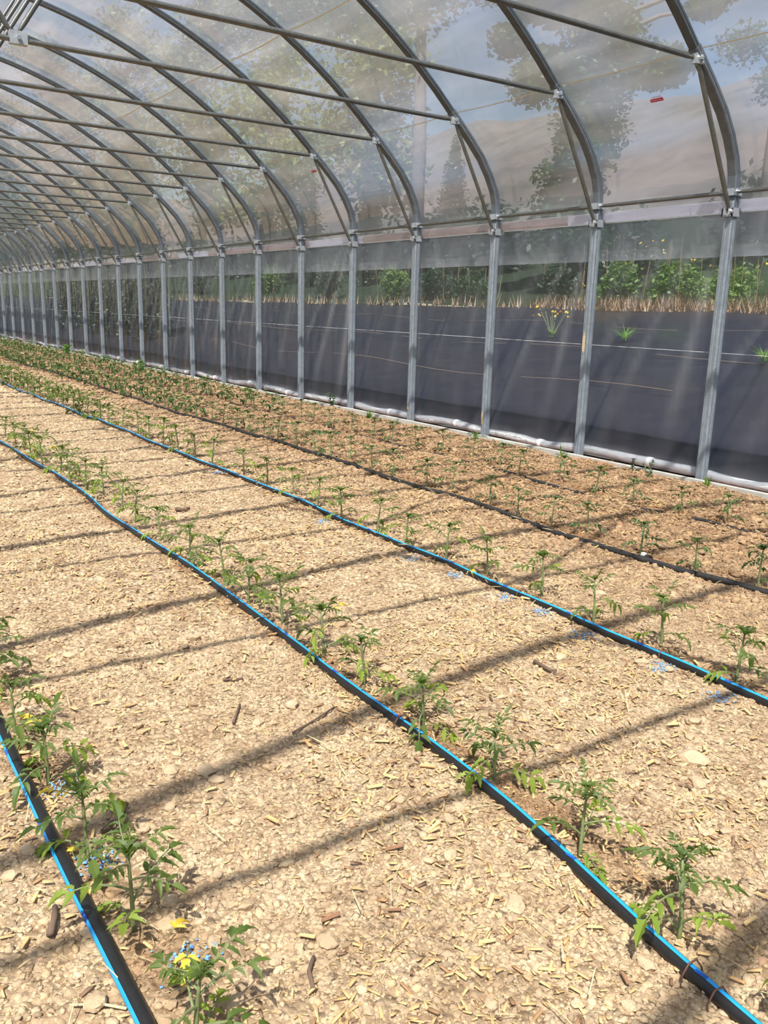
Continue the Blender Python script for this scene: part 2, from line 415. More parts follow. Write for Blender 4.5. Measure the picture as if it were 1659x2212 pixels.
# chips: thin slivers
CH_V = np.array([(-1, -.28, -.1), (1, -.2, -.1), (1.1, .22, -.1), (-.9, .3, -.1), (-1, -.28, .1), (.95, -.2, .1), (1, .22, .1), (-.85, .25, .1)])
CH_F = np.array([(4, 5, 6, 7), (0, 1, 5, 4), (1, 2, 6, 5), (2, 3, 7, 6), (3, 0, 4, 7)])
chip_bias = lambda x, y: .15 + .85 * (vnoise(x * 1.7 + 5, y * 1.7, 12) > .48)
stuff('wood_chip_litter', [
    scatter(7000, (0, 3.0), (.4, 2.3), (.003, .011), (CH_V, CH_F), sink=0, flat=1, jit=.15, bias=chip_bias),
    scatter(5000, (0, 4.0), (2.1, 5.0), (.006, .014), (CH_V, CH_F), sink=0, flat=1, jit=.15, bias=chip_bias)],
    M['chip'], 'scattered slivers of pale wood', 'wood chips')
# straw needles
ST_V = np.array([(-1, -.04, 0), (1, -.03, 0), (1, .03, 0), (-1, .04, 0), (0, 0, .07)]); ST_F = np.array([(0, 1, 4), (1, 2, 4), (2, 3, 4), (3, 0, 4)])
stuff('straw_bits', [scatter(1500, (0, 4.5), (.4, 5.0), (.008, .028), (ST_V, ST_F), sink=0, flat=1.2, jit=.1)], M['straw'], 'thin dry straws', 'straw')

def rock_mesh(name, seed, mat, sub=1):
    r = random.Random(seed); v = [Vector(p) for p in ICO_V.tolist()]; f = [tuple(q) for q in ICO_F.tolist()]
    if sub:
        nf = []; cache = {}
        def mid(a, b):
            k = (min(a, b), max(a, b))
            if k not in cache: v.append(((v[a] + v[b]) / 2).normalized()); cache[k] = len(v) - 1
            return cache[k]
        for a, b, c in f:
            x, y, z = mid(a, b), mid(b, c), mid(c, a); nf += [(a, x, z), (b, y, x), (c, z, y), (x, y, z)]
        f = nf
    dirs = [Vector((r.gauss(0, 1), r.gauss(0, 1), r.gauss(0, 1))).normalized() for _ in range(13)]
    m = MB(); vs = []
    for p in v:
        k = 1.0
        for d in dirs: k = min(k, .72 / max(.01, p.dot(d)) if p.dot(d) > .72 else k)
        k *= r.uniform(.82, 1.14); vs.append((p.x * k * 1.15, p.y * k * .9, p.z * k * .62))
    m.add(vs, f); return m.mesh(name, mat)
rocks = [rock_mesh('clod', 50 + i, M['clod']) for i in range(7)]
nclod = 0
while nclod < 230:
    x = rnd.uniform(.1, 3.4); y = rnd.uniform(.45, 3.4)
    if not bool(in_view(np.array([x]), np.array([y]), 0)[0]): continue
    if rnd.random() > (2.4 / (1 + y * y * .9)): continue
    r = rnd.uniform(.009, .017) * (1 if rnd.random() < .85 else 1.45)
    o = ob('clod', rnd.choice(rocks), floor, (x, y, gh(x, y) + r * .25), (rnd.uniform(-.3, .3), rnd.uniform(-.3, .3), rnd.uniform(0, 6.3)), r)
    nclod += 1
for x, y, r in [(1.62, 1.07, .036), (1.55, 1.0, .024), (2.35, 2.02, .03), (1.31, 1.86, .022), (.98, 3.02, .024), (.93, 2.35, .025), (1.42, 2.62, .026), (1.8, 1.66, .022), (.62, 1.02, .02), (.66, 1.62, .026), (.6, 1.66, .02), (.42, 1.2, .022), (.44, 1.25, .02)]:
    ob('clod', rocks[int(r * 1000) % 7], floor, (x, y, gh(x, y) + r * .25), (.1, .1, x * 9), r)
# larger chips
cm = MB()
cm.add([(-1, -.25, -.08), (1, -.16, -.08), (1.12, .2, -.08), (-.9, .26, -.08), (-1, -.22, .1), (.97, -.14, .06), (1.05, .18, .07), (-.82, .2, .12)],
       [(4, 5, 6, 7), (0, 1, 5, 4), (1, 2, 6, 5), (2, 3, 7, 6), (3, 0, 4, 7), (3, 2, 1, 0)])
chips = [cm.mesh('wood_chip', M['chip_light']), cm.mesh('wood_chip', plain('wood_chip_tan', lin(214, 166, 112), .8)), cm.mesh('wood_chip', plain('wood_chip_brown', lin(150, 112, 84), .85))]
n = 0
while n < 150:
    x = rnd.uniform(.1, 2.6); y = rnd.uniform(.45, 2.3)
    if not bool(in_view(np.array([x]), np.array([y]), 0)[0]): continue
    r = rnd.uniform(.009, .018)
    ob('wood_chip', rnd.choices(chips, (5, 4, 1.5))[0], floor, (x, y, gh(x, y) + .010), (rnd.uniform(-.25, .25), rnd.uniform(-.25, .25), rnd.uniform(0, 6.3)), r)
    n += 1

# ---- outdoor ground: black weed fabric rising to a grassy bank
def zo(x, y=0): 
    z = 0.16 * (x - 4.85) if x < 11.5 else 1.064 + .17 * (x - 11.5)
    return max(-.03, z)
m = MB(); gx = [4.80, 5.2, 6, 7, 8, 9, 10, 11, 11.6]; gy = [-6 + 2 * i for i in range(60)]
m.add([(x, y, zo(x) + (.03 * math.sin(y * 1.3 + x * 2) if x > 5.2 else 0)) for y in gy for x in gx],
      [(j * 9 + i, j * 9 + i + 1, (j + 1) * 9 + i + 1, (j + 1) * 9 + i) for j in range(59) for i in range(8)])
fab = tag(ob('weed_barrier_ground', m.mesh('weed_barrier', M['fabric'], True)), 'black woven weed barrier covering the ground outside the side curtain', 'ground', None, 'structure')
for sx_, w_ in ((6.6, .005), (8.2, .011), (9.9, .005)):
    m = MB(); pts = [(sx_ + .03 * math.sin(i * .7), -4 + i * .5) for i in range(110)]
    m.add([q for x, y in pts for q in ((x - w_, y, zo(x) + .036 + .03 * math.sin(y * 1.3 + x * 2)), (x + w_ * rnd.uniform(.2, 1.4), y, zo(x) + .038 + .03 * math.sin(y * 1.3 + x * 2)))],
          [(2 * i, 2 * i + 1, 2 * i + 3, 2 * i + 2) for i in range(109) if rnd.random() < .72])
    ob('fabric_seam', m.mesh('fabric_seam', M['drygrass']), fab)
m = MB(); gx = [11.5, 12.5, 14, 17, 21, 28, 45, 80]; gy = [-20 + 4 * i for i in range(90)]
m.add([(x, y, zo(min(x, 46)) - .02 + .12 * math.sin(y * .6 + x)) for y in gy for x in gx],
      [(j * 8 + i, j * 8 + i + 1, (j + 1) * 8 + i + 1, (j + 1) * 8 + i) for j in range(89) for i in range(7)])
tag(ob('bank_ground', m.mesh('bank', M['bank'], True)), 'grassy green bank rising beyond the black weed barrier', 'ground', None, 'structure')
# left side and far ground
m = MB(); m.add([(-60, -40, -.06), (-2.25, -40, -.06), (-2.25, 120, -.06), (-60, 120, -.06), (4.62, 26.9, -.06), (4.62, 120, -.06), (-2.25, 26.9, -.06), (-2.25, -1, -.06), (4.8, -1, -.06), (4.8, -40, -.06), (-2.25, -40, -.06), (80, -40, -.06), (80, -6, -.06), (4.8, -6, -.06)],
    [(0, 1, 2, 3), (6, 4, 5, 2), (10, 9, 8, 7), (9, 11, 12, 13)])
tag(ob('yard_ground', m.mesh('yard', M['bank'])), 'plain grassy yard on the far side of the tunnel', 'ground', None, 'structure')
# dirt strip between board and curtain roll
m = MB(); n = 260
vs = []; fs = []
for i in range(n):
    y = -1 + i * .11
    for j, x in enumerate((4.60, 4.65, 4.70, 4.75, 4.80, 4.86)):
        vs.append((x, y, -.045 + .02 * vnoise(np.array(x * 30.), np.array(y * 20.), 5) + .015 * (j % 2)))
for i in range(n - 1):
    for j in range(5): fs.append((i * 6 + j, i * 6 + j + 1, (i + 1) * 6 + j + 1, (i + 1) * 6 + j))
m.add(vs, fs); tag(ob('trim_1', m.mesh('dirt_strip', M['dirt'], True)), 'strip of red-brown dirt between the ground board and the curtain roll', 'soil', None, 'structure')
# baseboard
bb = tag(empty('baseboard_right'), kind='structure')
y = -1.2; i = 0
while y < 27:
    L = 3 * SP - .012
    m = MB(); x0 = 4.555; x1 = 4.597
    zt = .016 + rnd.uniform(-.003, .003)
    m.box((x0, y, -.09), (x1, y + L, zt)); m.box((x0 - .012, y + L - .15, -.09), (x0 - .001, y + L + .15, zt - .006))
    ob('board', m.mesh('board', M['concrete']), bb); y += 3 * SP; i += 1

# ================================================================== FRAME
R_ = 4.35; ZC = -.80
def arch_z(x): return ZC + math.sqrt(R_ * R_ - (x - XC) ** 2)
def roof_path(off=0.0, left=True, right=True, lo=H):
    """xz centre line of the bow"""
    pts = []
    n = 44
    for i in range(n + 1):
        x = XC - 2.95 + 5.90 * i / n; pts.append((x, arch_z(x)))
    sh = [(4.36, 2.225), (4.47, 2.115), (4.555, 2.00), (4.615, 1.89), (4.643, 1.80), (W, 1.70)]
    right_ = sh + [(W, 1.62)]
    left_ = [(2 * XC - x, z) for x, z in right_][::-1]
    full = left_ + pts + right_
    if off:
        o = []
        for i, (x, z) in enumerate(full):
            x0, z0 = full[max(i - 1, 0)]; x1, z1 = full[min(i + 1, len(full) - 1)]
            dx, dz = x1 - x0, z1 - z0; L = math.hypot(dx, dz); o.append((x - dz / L * off, z + dx / L * off))
        full = o
    return full
PATH = roof_path()
def sq(w, h, c=.25, g=True):
    """rounded square profile, (normal offset, y)"""
    a, b = w / 2, h / 2; k = min(a, b) * c
    p = [(-a + k, -b), (-a * .12, -b), (0, -b + .004), (a * .12, -b), (a - k, -b), (a, -b + k), (a, b - k), (a - k, b), (-a + k, b), (-a, b - k), (-a, b * .15), (-a + .004, 0), (-a, -b * .15), (-a, -b + k)]
    return p[::-1]
bow = empty('bow_frame', (0, 0, 0))
m = MB(); m.profile([p for p in PATH if 0 <= 1], sq(.040, .050)); ob('arch', m.mesh('arch', M['galv'], False), bow)
nxs = [i for i, p in enumerate(PATH)]
rp = [p for p in PATH if p[0] >= 4.20 and p[1] <= 2.36]
jx = (4.235, arch_z(4.165)) 
for sgn in (1, -1):
    pth = [(4.17, arch_z(4.17))] + [(x, z) for x, z in PATH if x > 4.17]
    if sgn < 0: pth = [(2 * XC - x, z) for x, z in pth][::-1]
    m = MB(); m.profile(pth, sq(.047, .060)); ob('shoulder_sleeve', m.mesh('shoulder_sleeve', M['galv_sleeve']), bow)
    px_ = W if sgn > 0 else 2 * XC - W
    m = MB(); m.profile([(px_, -.06), (px_, .8), (px_, 1.66)], sq(.056, .056)); p = ob('post', m.mesh('post', M['galv_post']), bow)
TIEZ = 2.352; JX = 4.187
def flat_tube(m, a, b, r, n=10):
    a = Vector(a); b = Vector(b); d = (b - a); L = d.length; d.normalize()
    m.tube([a, a + d * .03, a + d * .07, b - d * .07, b - d * .03, b], [r * .55, r * .8, r, r, r * .8, r * .55], n)
m = MB(); flat_tube(m, (2 * XC - JX, 0, TIEZ - .005), (JX, 0, TIEZ - .005), .0145); ob('collar_tie', m.mesh('collar_tie', M['tube'], True), bow)
for s_ in (1, -1):
    m = MB(); x1 = XC + s_ * .72 + (0 if s_ > 0 else 0); flat_tube(m, (XC + s_ * .01 - .03, -.012 * s_, TIEZ + .02), (x1 - .03, 0, arch_z(x1) - .03), .0145)
    ob('truss_web', m.mesh('truss_web', M['tube'], True), bow)
    m = MB(); X_ = lambda x: x if s_ > 0 else 2 * XC - x
    flat_tube(m, (X_(4.20), -.01, 2.33), (X_(4.622), -.01, 1.60), .0135); ob('knee_strut', m.mesh('knee_strut', M['tube'], True), bow)
def bolt(m, x, y, z, r=.009, ax='x'):
    if ax == 'y': m.tube([(x, y - .02, z), (x, y + .0, z)], r, 6); m.tube([(x, y - .026, z), (x, y - .02, z)], r * .5, 6)
    else: m.tube([(x - .016, y, z), (x, y, z)], r, 6); m.tube([(x - .028, y, z), (x - .016, y, z)], r * .5, 6)
# joint plates + bolts (right side and centre)
m = MB(); m.box((4.165, -.026, 2.315), (4.235, .006, 2.365)); j = ob('tie_bracket', m.mesh('tie_bracket', M['clamp']), bow)
m = MB(); m.tube([(4.195, -.042, 2.345), (4.195, -.026, 2.345)], .014, 6); m.tube([(4.19, -.05, 2.345), (4.19, -.042, 2.345)], .007, 6); m.tube([(4.212, -.036, 2.325), (4.212, -.026, 2.325)], .008, 6); ob('bolt', m.mesh('bolt', M['bolt']), j)
m = MB(); m.box((XC - .06, -.024, TIEZ - .03), (XC + .03, .02, TIEZ + .035)); j = ob('centre_bracket', m.mesh('centre_bracket', M['clamp']), bow)
m = MB(); m.tube([(XC - .015, -.04, TIEZ), (XC - .015, -.024, TIEZ)], .012, 6); ob('bolt', m.mesh('bolt', M['bolt']), j)
m = MB()
for (a0, a1, b0, b1) in ((W - .037, W - .030, -.037, .037), (W + .030, W + .037, -.037, .037), (W - .037, W + .037, -.037, -.030), (W - .037, W + .037, .030, .037)):
    m.box((a0, b0, H - .02), (a1, b1, H + .02))
j = ob('rail_clamp', m.mesh('rail_clamp', M['clamp']), bow)
m = MB(); m.tube([(W - .02, -.052, H + .002), (W - .02, -.037, H + .002)], .010, 6); m.tube([(W - .02, -.062, H + .002), (W - .02, -.052, H + .002)], .005, 6); ob('bolt', m.mesh('bolt', M['bolt']), j)
m = MB()
for (a0, a1, b0, b1) in ((W - .038, W - .030, -.036, .036), (W + .030, W + .036, -.036, .036), (W - .038, W + .036, -.036, -.029), (W - .038, W + .036, .029, .036)):
    m.box((a0, b0, 1.572), (a1, b1, 1.62))
m.box((W - .062, -.03, 1.58), (W - .030, -.022, 1.615)); m.box((W - .062, .0, 1.58), (W - .030, .008, 1.615))
j = ob('strut_bracket', m.mesh('strut_bracket', M['clamp']), bow)
m = MB(); m.tube([(W - .05, -.04, 1.60), (W - .05, -.03, 1.60)], .011, 6); m.tube([(W - .05, -.048, 1.60), (W - .05, -.04, 1.60)], .006, 6); ob('bolt', m.mesh('bolt', M['bolt']), j)

bows = []
for k in range(-5, 28):
    o = bow if k == -5 else link_copy(bow)
    o.location = (0, (Y0 + SP * k) * K, 0)
    if 0 <= k < 20: lb = 'galvanized steel bow frame whose post stands %s from the right in the photo' % ORD[k]; g = 'galvanized bow frames'
    elif k < 0: lb = 'galvanized steel bow frame behind or beside the camera, out of the picture'; g = 'bow frames around the camera'
    else: lb = 'thin-looking galvanized bow frame in the crowded far end of the tunnel'; g = 'far bow frames'
    tag(o, lb, 'frame', g); bows.append((k, o))
# mud splashes on posts (part of those bows)
for k, z, h in ((0, .36, .0), (1, .80, .075), (2, .15, .06), (3, .12, .02)):
    o = [b for q, b in bows if q == k][0]
    if h:
        m = MB(); m.add([(W - .030, -.004, z - h), (W - .0305, .014, z - h * .7), (W - .0305, .016, z + h * .5), (W - .030, .004, z + h), (W - .0305, -.008, z + h * .6), (W - .0305, -.010, z - h * .4)], [(0, 5, 4, 3, 2, 1)])
        ob('mud_splash', m.mesh('mud_splash', M['splash']), o)
# side rail
rail = tag(empty('side_rail'), 'round steel rail running level along the tops of all the wall posts', 'rail')
m = MB(); flat_tube(m, (W - .012, .03, H), (W - .012, SP - .03, H), .0125)
rm = m.mesh('rail_tube', M['tube'], True)
for k in range(-3, 27): ob('rail_tube', rm, rail, (0, Y0 + SP * k, 0))
# hip board with channel
hip = tag(empty('hip_board'), 'pale and brown hip board fixed outside the posts under the steel rail', 'board')
y = Y0 - 2 * SP - .3; i = 0
seq = 'aaabbabbabababbaabbab'
while y < 27:
    L = SP * (1.0 if i % 3 else 1.6)
    m = MB(); m.box((W + .046, y, 1.604), (W + .064, y + L - .006, 1.668)); b_ = ob('board', m.mesh('board', M['hip_a' if seq[i % len(seq)] == 'a' else 'hip_b']), hip)
    y += L; i += 1
m = MB(); m.box((W + .040, -2, 1.598), (W + .045, 27, 1.606)); ob('wire_channel', m.mesh('wire_channel', M['hip_line']), hip)

# ================================================================== FILM
full = roof_path(.030)
NY = 33 * 8
def sag(y):
    t = ((y - Y0) / SP) % 1.0
    return math.sin(math.pi * t)
vs = []; npth = len(full); ya = -2.0; yb = Y0 + 27 * SP
ylist = [ya + (yb - ya) * i / NY for i in range(NY + 1)]
for y in ylist:
    s = sag(y)
    for i, (x, z) in enumerate(full):
        x0, z0 = full[max(i - 1, 0)]; x1, z1 = full[min(i + 1, npth - 1)]
        dx, dz = x1 - x0, z1 - z0; L = math.hypot(dx, dz)
        n_ = float(vnoise(np.array(i * .45), np.array(y * 1.6), 21)) - .5
        hip_ = 1.0 if (x > 4.3) else .35
        o_ = -.012 * s + .012 * n_ * s * hip_ + (.006 * s * math.sin(i * 2.4 + y) if x > 4.35 else 0)
        vs.append((x - dz / L * o_, y, z + dx / L * o_))
fs = [(j * npth + i, (j + 1) * npth + i, (j + 1) * npth + i + 1, j * npth + i + 1) for j in range(NY) for i in range(npth - 1)]
m = MB(); m.add(vs, fs); ceil = tag(ob('ceiling', m.mesh('roof_film', M['film_roof'], True)), 'translucent polythene roof film stretched over the steel bows', 'film', None, 'structure')
def crease(x, w=.003):
    z = arch_z(x) + .012 if x < 4.17 else None
    pts = []
    for i in range(NY + 1):
        y = ylist[i]; zz = arch_z(min(x, 4.17)) - (0 if x <= 4.17 else (x - 4.17) * .9) + .012 - .012 * sag(y)
        pts += [(x - w, y, zz + w), (x + w, y, zz - w)]
    m = MB(); m.add(pts, [(2 * i, 2 * i + 1, 2 * i + 3, 2 * i + 2) for i in range(NY)]); return m.mesh('fold_line', M['crease'])
ob('fold_line', crease(3.36), ceil); ob('fold_line', crease(4.19, .0022), ceil)

# side curtains
def curtain(x0, sgn, z0, z1, amp, name, mat, seed, ny=900, nz=30, y0=-2.0, y1=27.5):
    Yc = np.linspace(y0, y1, ny)[:, None]; Zc = np.linspace(z0, z1, nz)[None, :]
    t = ((Yc - Y0) / SP) % 1.0; hgt = (Zc - z0) / (z1 - z0)
    # folds fan out from the top at the posts
    d1 = t / (0.25 + (1 - hgt) * 1.1); d2 = (1 - t) / (0.25 + (1 - hgt) * .6)
    w = np.sin(d1 * 21 + vnoise(np.floor((Yc - Y0) / SP) * 7.1, Zc * 0, seed) * 6) * np.exp(-d1 * 1.6)
    w = w + .7 * np.sin(d2 * 17 + 2) * np.exp(-d2 * 2.0)
    w = w + .8 * (vnoise(Yc * 5 + Zc * 2.2, Zc * 1.4 + Yc * 0, seed + 1) - .5) * 2
    sh = np.sin(np.pi * np.clip(hgt, 0, 1)) ** .5 * (.3 + .7 * np.sin(np.pi * t) ** .5)
    far = np.clip((Yc - 5) / 4, 0, 1) * .9 + .35
    Xc = x0 + sgn * (amp * w * sh * far)
    V = np.stack([np.broadcast_to(Xc, Xc.shape), np.broadcast_to(Yc, Xc.shape), np.broadcast_to(Zc, Xc.shape)], -1).reshape(-1, 3)
    ii = np.arange(ny * nz).reshape(ny, nz)
    F = np.stack([ii[:-1, :-1].ravel(), ii[1:, :-1].ravel(), ii[1:, 1:].ravel(), ii[:-1, 1:].ravel()], 1)
    cr = np.clip(np.sin(d1 * 15 + 6 * vnoise(np.floor((Yc - Y0) / SP) * 7.1 + .5, Zc * 0, seed + 4)), 0, 1) ** 5 * np.exp(-d1 * .8) * np.clip(hgt * 1.5, 0, 1) * (.4 + .6 * vnoise(Yc * 3, Zc * 4, seed + 6))
    cr = cr * np.clip((vnoise(np.floor((Yc - Y0) / SP) * 3.3 + .5, Zc * 0 + .5, seed + 9) - .15) * 1.8, .25, 1)
    low = np.clip(1 - hgt * 14, 0, 1) * .5 * vnoise(Yc * 9, Zc * 30, seed + 2)
    me = npmesh(name, V, F, mat, True)
    at_ = me.attributes.new('crease', 'FLOAT', 'POINT'); at_.data.foreach_set('value', np.clip(cr + low + 0 * V[:, 0].reshape(ny, nz), 0, 1).astype(np.float32).ravel())
    return ob(name, me)
wr_ = tag(curtain(W + .078, 1, .0, 1.66, .011, 'wall_right', M['film_wall'], 3), 'clear polythene side curtain hanging between posts and black ground', 'curtain', None, 'structure')
m = MB(); m.tube([(W + .078, -2 + i * .5, .785) for i in range(60)], .0014, 5); ob('welded_seam', m.mesh('welded_seam', M['tape']), wr_)
sk = tag(curtain(W + .098, 1, 1.355, 1.68, .006, 'film_skirt', M['film_skirt'], 8, 700, 8), 'milky polythene flap overlapping the top of the side curtain', 'film')
m = MB(); xl = 2 * XC - W - .05
m.add([(xl, -2, 0), (xl, 27, 0), (xl, 27, 1.7), (xl, -2, 1.7)], [(0, 1, 2, 3)]); tag(ob('wall_left', m.mesh('wall_left', M['film_wall'])), kind='structure')
# bottom roll
roll = tag(empty('curtain_roll'), 'white rolled-up polythene tube lying along the bottom of the side curtain', 'roll')
def rollp(y): return (W + .105 + .008 * math.sin(y * 2.1), y, .026 + .010 * math.sin(y * 3.3 + 1) + .006 * math.sin(y * 7.7))
m = MB(); m.tube([rollp(-1.5 + i * .12) for i in range(240)], [.027 + .004 * math.sin(i * 1.3) + .003 * rnd.random() for i in range(240)], 10); ob('film_wrap', m.mesh('film_wrap', M['film_roll'], True), roll)
m = MB(); m.tube([(W + .105, -1.5, .026), (W + .105, 27, .026)], .012, 10); ob('roll_pipe', m.mesh('roll_pipe', M['tape'], True), roll)
for k in range(-2, 24):
    y = Y0 + SP * (k + .46); p = rollp(y); q = rollp(y + .035)
    m = MB(); m.tube([p, q], .034, 12); ob('tape_band', m.mesh('tape_band', M['tape'], True), roll)

# printed marks on the roof film
for (x, y, z, s_, lb) in ((4.352, 3.617, 2.235, 1.0, 'small red print mark on the roof film above the second bay'), (4.338, 7.614, 2.262, 1.0, 'tiny red print mark on the roof film beside the fifth knee strut')):
    t0 = Vector((0, 1, 0)); d = Vector((.69, 0, -.72)); n_ = Vector((-.72, 0, -.69))
    m = MB(); P = lambda u, v, e=0: Vector((x, y, z)) + t0 * u * s_ + d * v * s_ + n_ * (.004 + e)
    m.cur = 0; m.add([P(-.045, 0), P(.040, 0), P(.048, .008), P(.045, .022), P(-.045, .022)], [(0, 1, 2, 3, 4)])
    m.cur = 1
    for q in range(6): m.add([P(-.034 + q * .012, .006, .002), P(-.027 + q * .012, .006, .002), P(-.027 + q * .012, .015, .002), P(-.034 + q * .012, .015, .002)], [(0, 1, 2, 3)])
    for q in range(9): m.add([P(-.038 + q * .0075, -.012), P(-.0335 + q * .0075, -.012), P(-.0335 + q * .0075, -.004), P(-.038 + q * .0075, -.004)], [(0, 1, 2, 3)])
    tag(ob('print_mark', m.mesh('print_mark', [M['red'], M['pink']])), lb, 'print')

# ================================================================== DRIP HOSES
def hose(pts, r, ang, mat, label, dusty=False, stripe=True, lift=.0, seed=1, sw=9.5):
    P = np.array(pts, float); yy = np.arange(P[:, 1].min(), P[:, 1].max(), .045); o = np.argsort(P[:, 1])
    xx = np.interp(yy, P[o, 1], P[o, 0]); ker = np.ones(9) / 9
    xs_ = np.convolve(np.pad(xx, 4, 'edge'), ker, 'valid')
    xs_ = xs_ + (vnoise(yy * 2.2, yy * 0 + seed, seed) - .5) * .016
    zz = ghz(xs_, yy); zz = np.convolve(np.pad(zz, 4, 'edge'), ker, 'valid') + r * .75 + lift
    root = tag(empty('drip_hose'), label, 'hose')
    m = MB(); c = list(zip(xs_, yy, zz)); m.tube(c, r, 14); ob('tube', m.mesh('tube', mat, True), root)
    if stripe:
        m = MB(); vs = []
        for x, y, z in c:
            for k in range(5):
                a = math.radians(ang + (k - 2) * sw); vs.append((x + math.cos(a) * r * 1.03, y, z + math.sin(a) * r * 1.03))
        m.add(vs, [(i * 5 + k, i * 5 + k + 1, (i + 1) * 5 + k + 1, (i + 1) * 5 + k) for i in range(len(c) - 1) for k in range(4)])
        ob('blue_stripe', m.mesh('blue_stripe', M['stripe'], True), root)
        m = MB()
        for i in range(6, len(c) - 2, 7):
            if c[i][1] > 4: break
            (x, y, z) = c[i]; q = [];
            for yy_ in (0, .022):
                for k in range(5):
                    a = math.radians(ang + (k - 2) * sw); q.append((x + math.cos(a) * r * 1.06, y + yy_, z + math.sin(a) * r * 1.06))
            m.add(q, [(k, k + 1, 5 + k + 1, 5 + k) for k in range(4)])
        ob('emitter_mark', m.mesh('emitter_mark', M['stripe_d']), root)['kind'] = 'stuff'
    return root
H3 = [(.30, -.9), (.314, .5), (.318, 1.03), (.318, 1.149), (.319, 1.36), (.319, 1.56), (.317, 1.743), (.319, 2.04), (.33, 2.6)]
H2 = [(1.0, -.9), (1.01, -.1), (1.03, .40), (1.046, .56), (1.055, .647), (1.07, .729), (1.103, .933), (1.133, 1.154), (1.141, 1.381), (1.156, 1.627), (1.169, 1.971), (1.171, 2.26), (1.188, 2.64), (1.189, 2.932), (1.184, 3.72), (1.217, 4.94), (1.171, 6.479), (1.19, 8)]
H1 = [(2.0, -.9), (2.02, .2), (2.04, .8), (2.048, 1.147), (2.066, 1.39), (2.072, 1.596), (2.09, 1.97), (2.087, 2.356), (2.091, 2.912), (2.12, 3.62), (2.103, 4.648), (2.127, 6.362), (2.086, 9.0), (2.084, 11.24), (2.1, 14)]
H0 = [(2.9, -.9), (2.89, .4), (2.885, 1.3), (2.881, 1.671), (2.869, 1.98), (2.863, 2.2), (2.86, 2.53), (2.876, 2.9), (2.93, 3.49), (2.91, 3.93), (2.921, 4.494), (2.949, 5.99), (2.904, 7.4), (3.0, 10.75), (3.1, 17.8)]
H00 = [(3.68, -.9), (3.64, .6), (3.655, 1.8), (3.659, 2.18), (3.675, 2.44), (3.69, 2.62), (3.652, 2.84), (3.631, 3.14), (3.66, 4.2), (3.7, 6), (3.7, 9), (3.72, 14)]
hose(H3, .0125, 156, M['hose'], 'black drip hose with a blue stripe crossing the bottom left corner', seed=1)
hose(H2, .0120, 86, M['hose'], 'black drip hose with a blue stripe running diagonally through the middle of the bed', seed=2)
hose(H1, .0125, 102, M['hose'], 'black drip hose with a blue stripe, the furthest one that shows its stripe', seed=3)
hose(H0, .0125, 60, M['hose_dusty'], 'plain dusty black hose between the blue-striped hoses and the wall', stripe=False, seed=4)
hose(H00, .0105, 60, M['hose_dusty'], 'thin black hose half buried in clods nearest the side wall', stripe=False, lift=-.008, seed=5)
# hose coupling on the dusty hose
m = MB(); m.tube([(2.872, 2.20, gh(2.86, 2.2) + .010), (2.872, 2.235, gh(2.86, 2.2) + .010)], .0185, 10)
m.cur = 1; m.box((2.86, 2.222, gh(2.86, 2.2) + .018), (2.875, 2.24, gh(2.86, 2.2) + .034))
tag(ob('hose_clip', m.mesh('hose_clip', [M['hose'], M['tape']])), 'small black clip with a white tab on the dusty hose', 'clip')
# wire staples over the hoses
for i, (x, y, lb) in enumerate(((1.05, .60, 'wire staple over the middle hose, lower of the two near the bottom edge'), (1.062, .655, 'wire staple over the middle hose, upper of the two near the bottom edge'),
                    (2.083, 2.13, 'thin wire staple over the furthest blue-striped hose, left one'), (2.072, 1.50, 'thin wire staple over the furthest blue-striped hose, right one'), (1.15, 1.56, 'thin wire staple over the middle hose beside a seedling'))):
    m = MB(); z = gh(x, y); m.tube([(x - .026, y, z - .02), (x - .022, y + .004, z + .018), (x - .008, y + .004, z + .034), (x + .010, y + .003, z + .034), (x + .022, y, z + .016), (x + .026, y - .004, z - .02)], .0016, 6)
    tag(ob('hose_staple', m.mesh('hose_staple', M['wire'], True)), lb, 'staple', 'hose staples')

# ================================================================== TOMATO SEEDLINGS
def leaflet(m, base, d, n, L, r, lob=True):
    """serrate, folded, drooping leaflet. base, direction, normal"""
    d = d.normalized(); s = d.cross(n).normalized(); n = s.cross(d).normalized()
    prof = [(0, .0), (.10, .08), (.22, .21), (.32, .15), (.44, .23), (.56, .14), (.70, .15), (.84, .06), (1.0, 0)] if lob else [(0, 0), (.25, .25), (.6, .2), (1, 0)]
    fold = r.uniform(.4, 1.3); droop = r.uniform(.05, .9); tw = r.uniform(-.3, .3); b0 = len(m.v); vs = []
    for t, w in prof:
        c = base + d * (L * t) - n * (L * droop * t * t) + s * (L * tw * .3 * t * t)
        w2 = w * r.uniform(.85, 1.15)
        vs += [c + s * (L * w2) + n * (L * w2 * fold), c, c - s * (L * w2) + n * (L * w2 * fold)]
    fs = []
    for i in range(len(prof) - 1):
        a = i * 3; fs += [(a, a + 1, a + 4, a + 3), (a + 1, a + 2, a + 5, a + 4)]
    m.add(vs, fs)
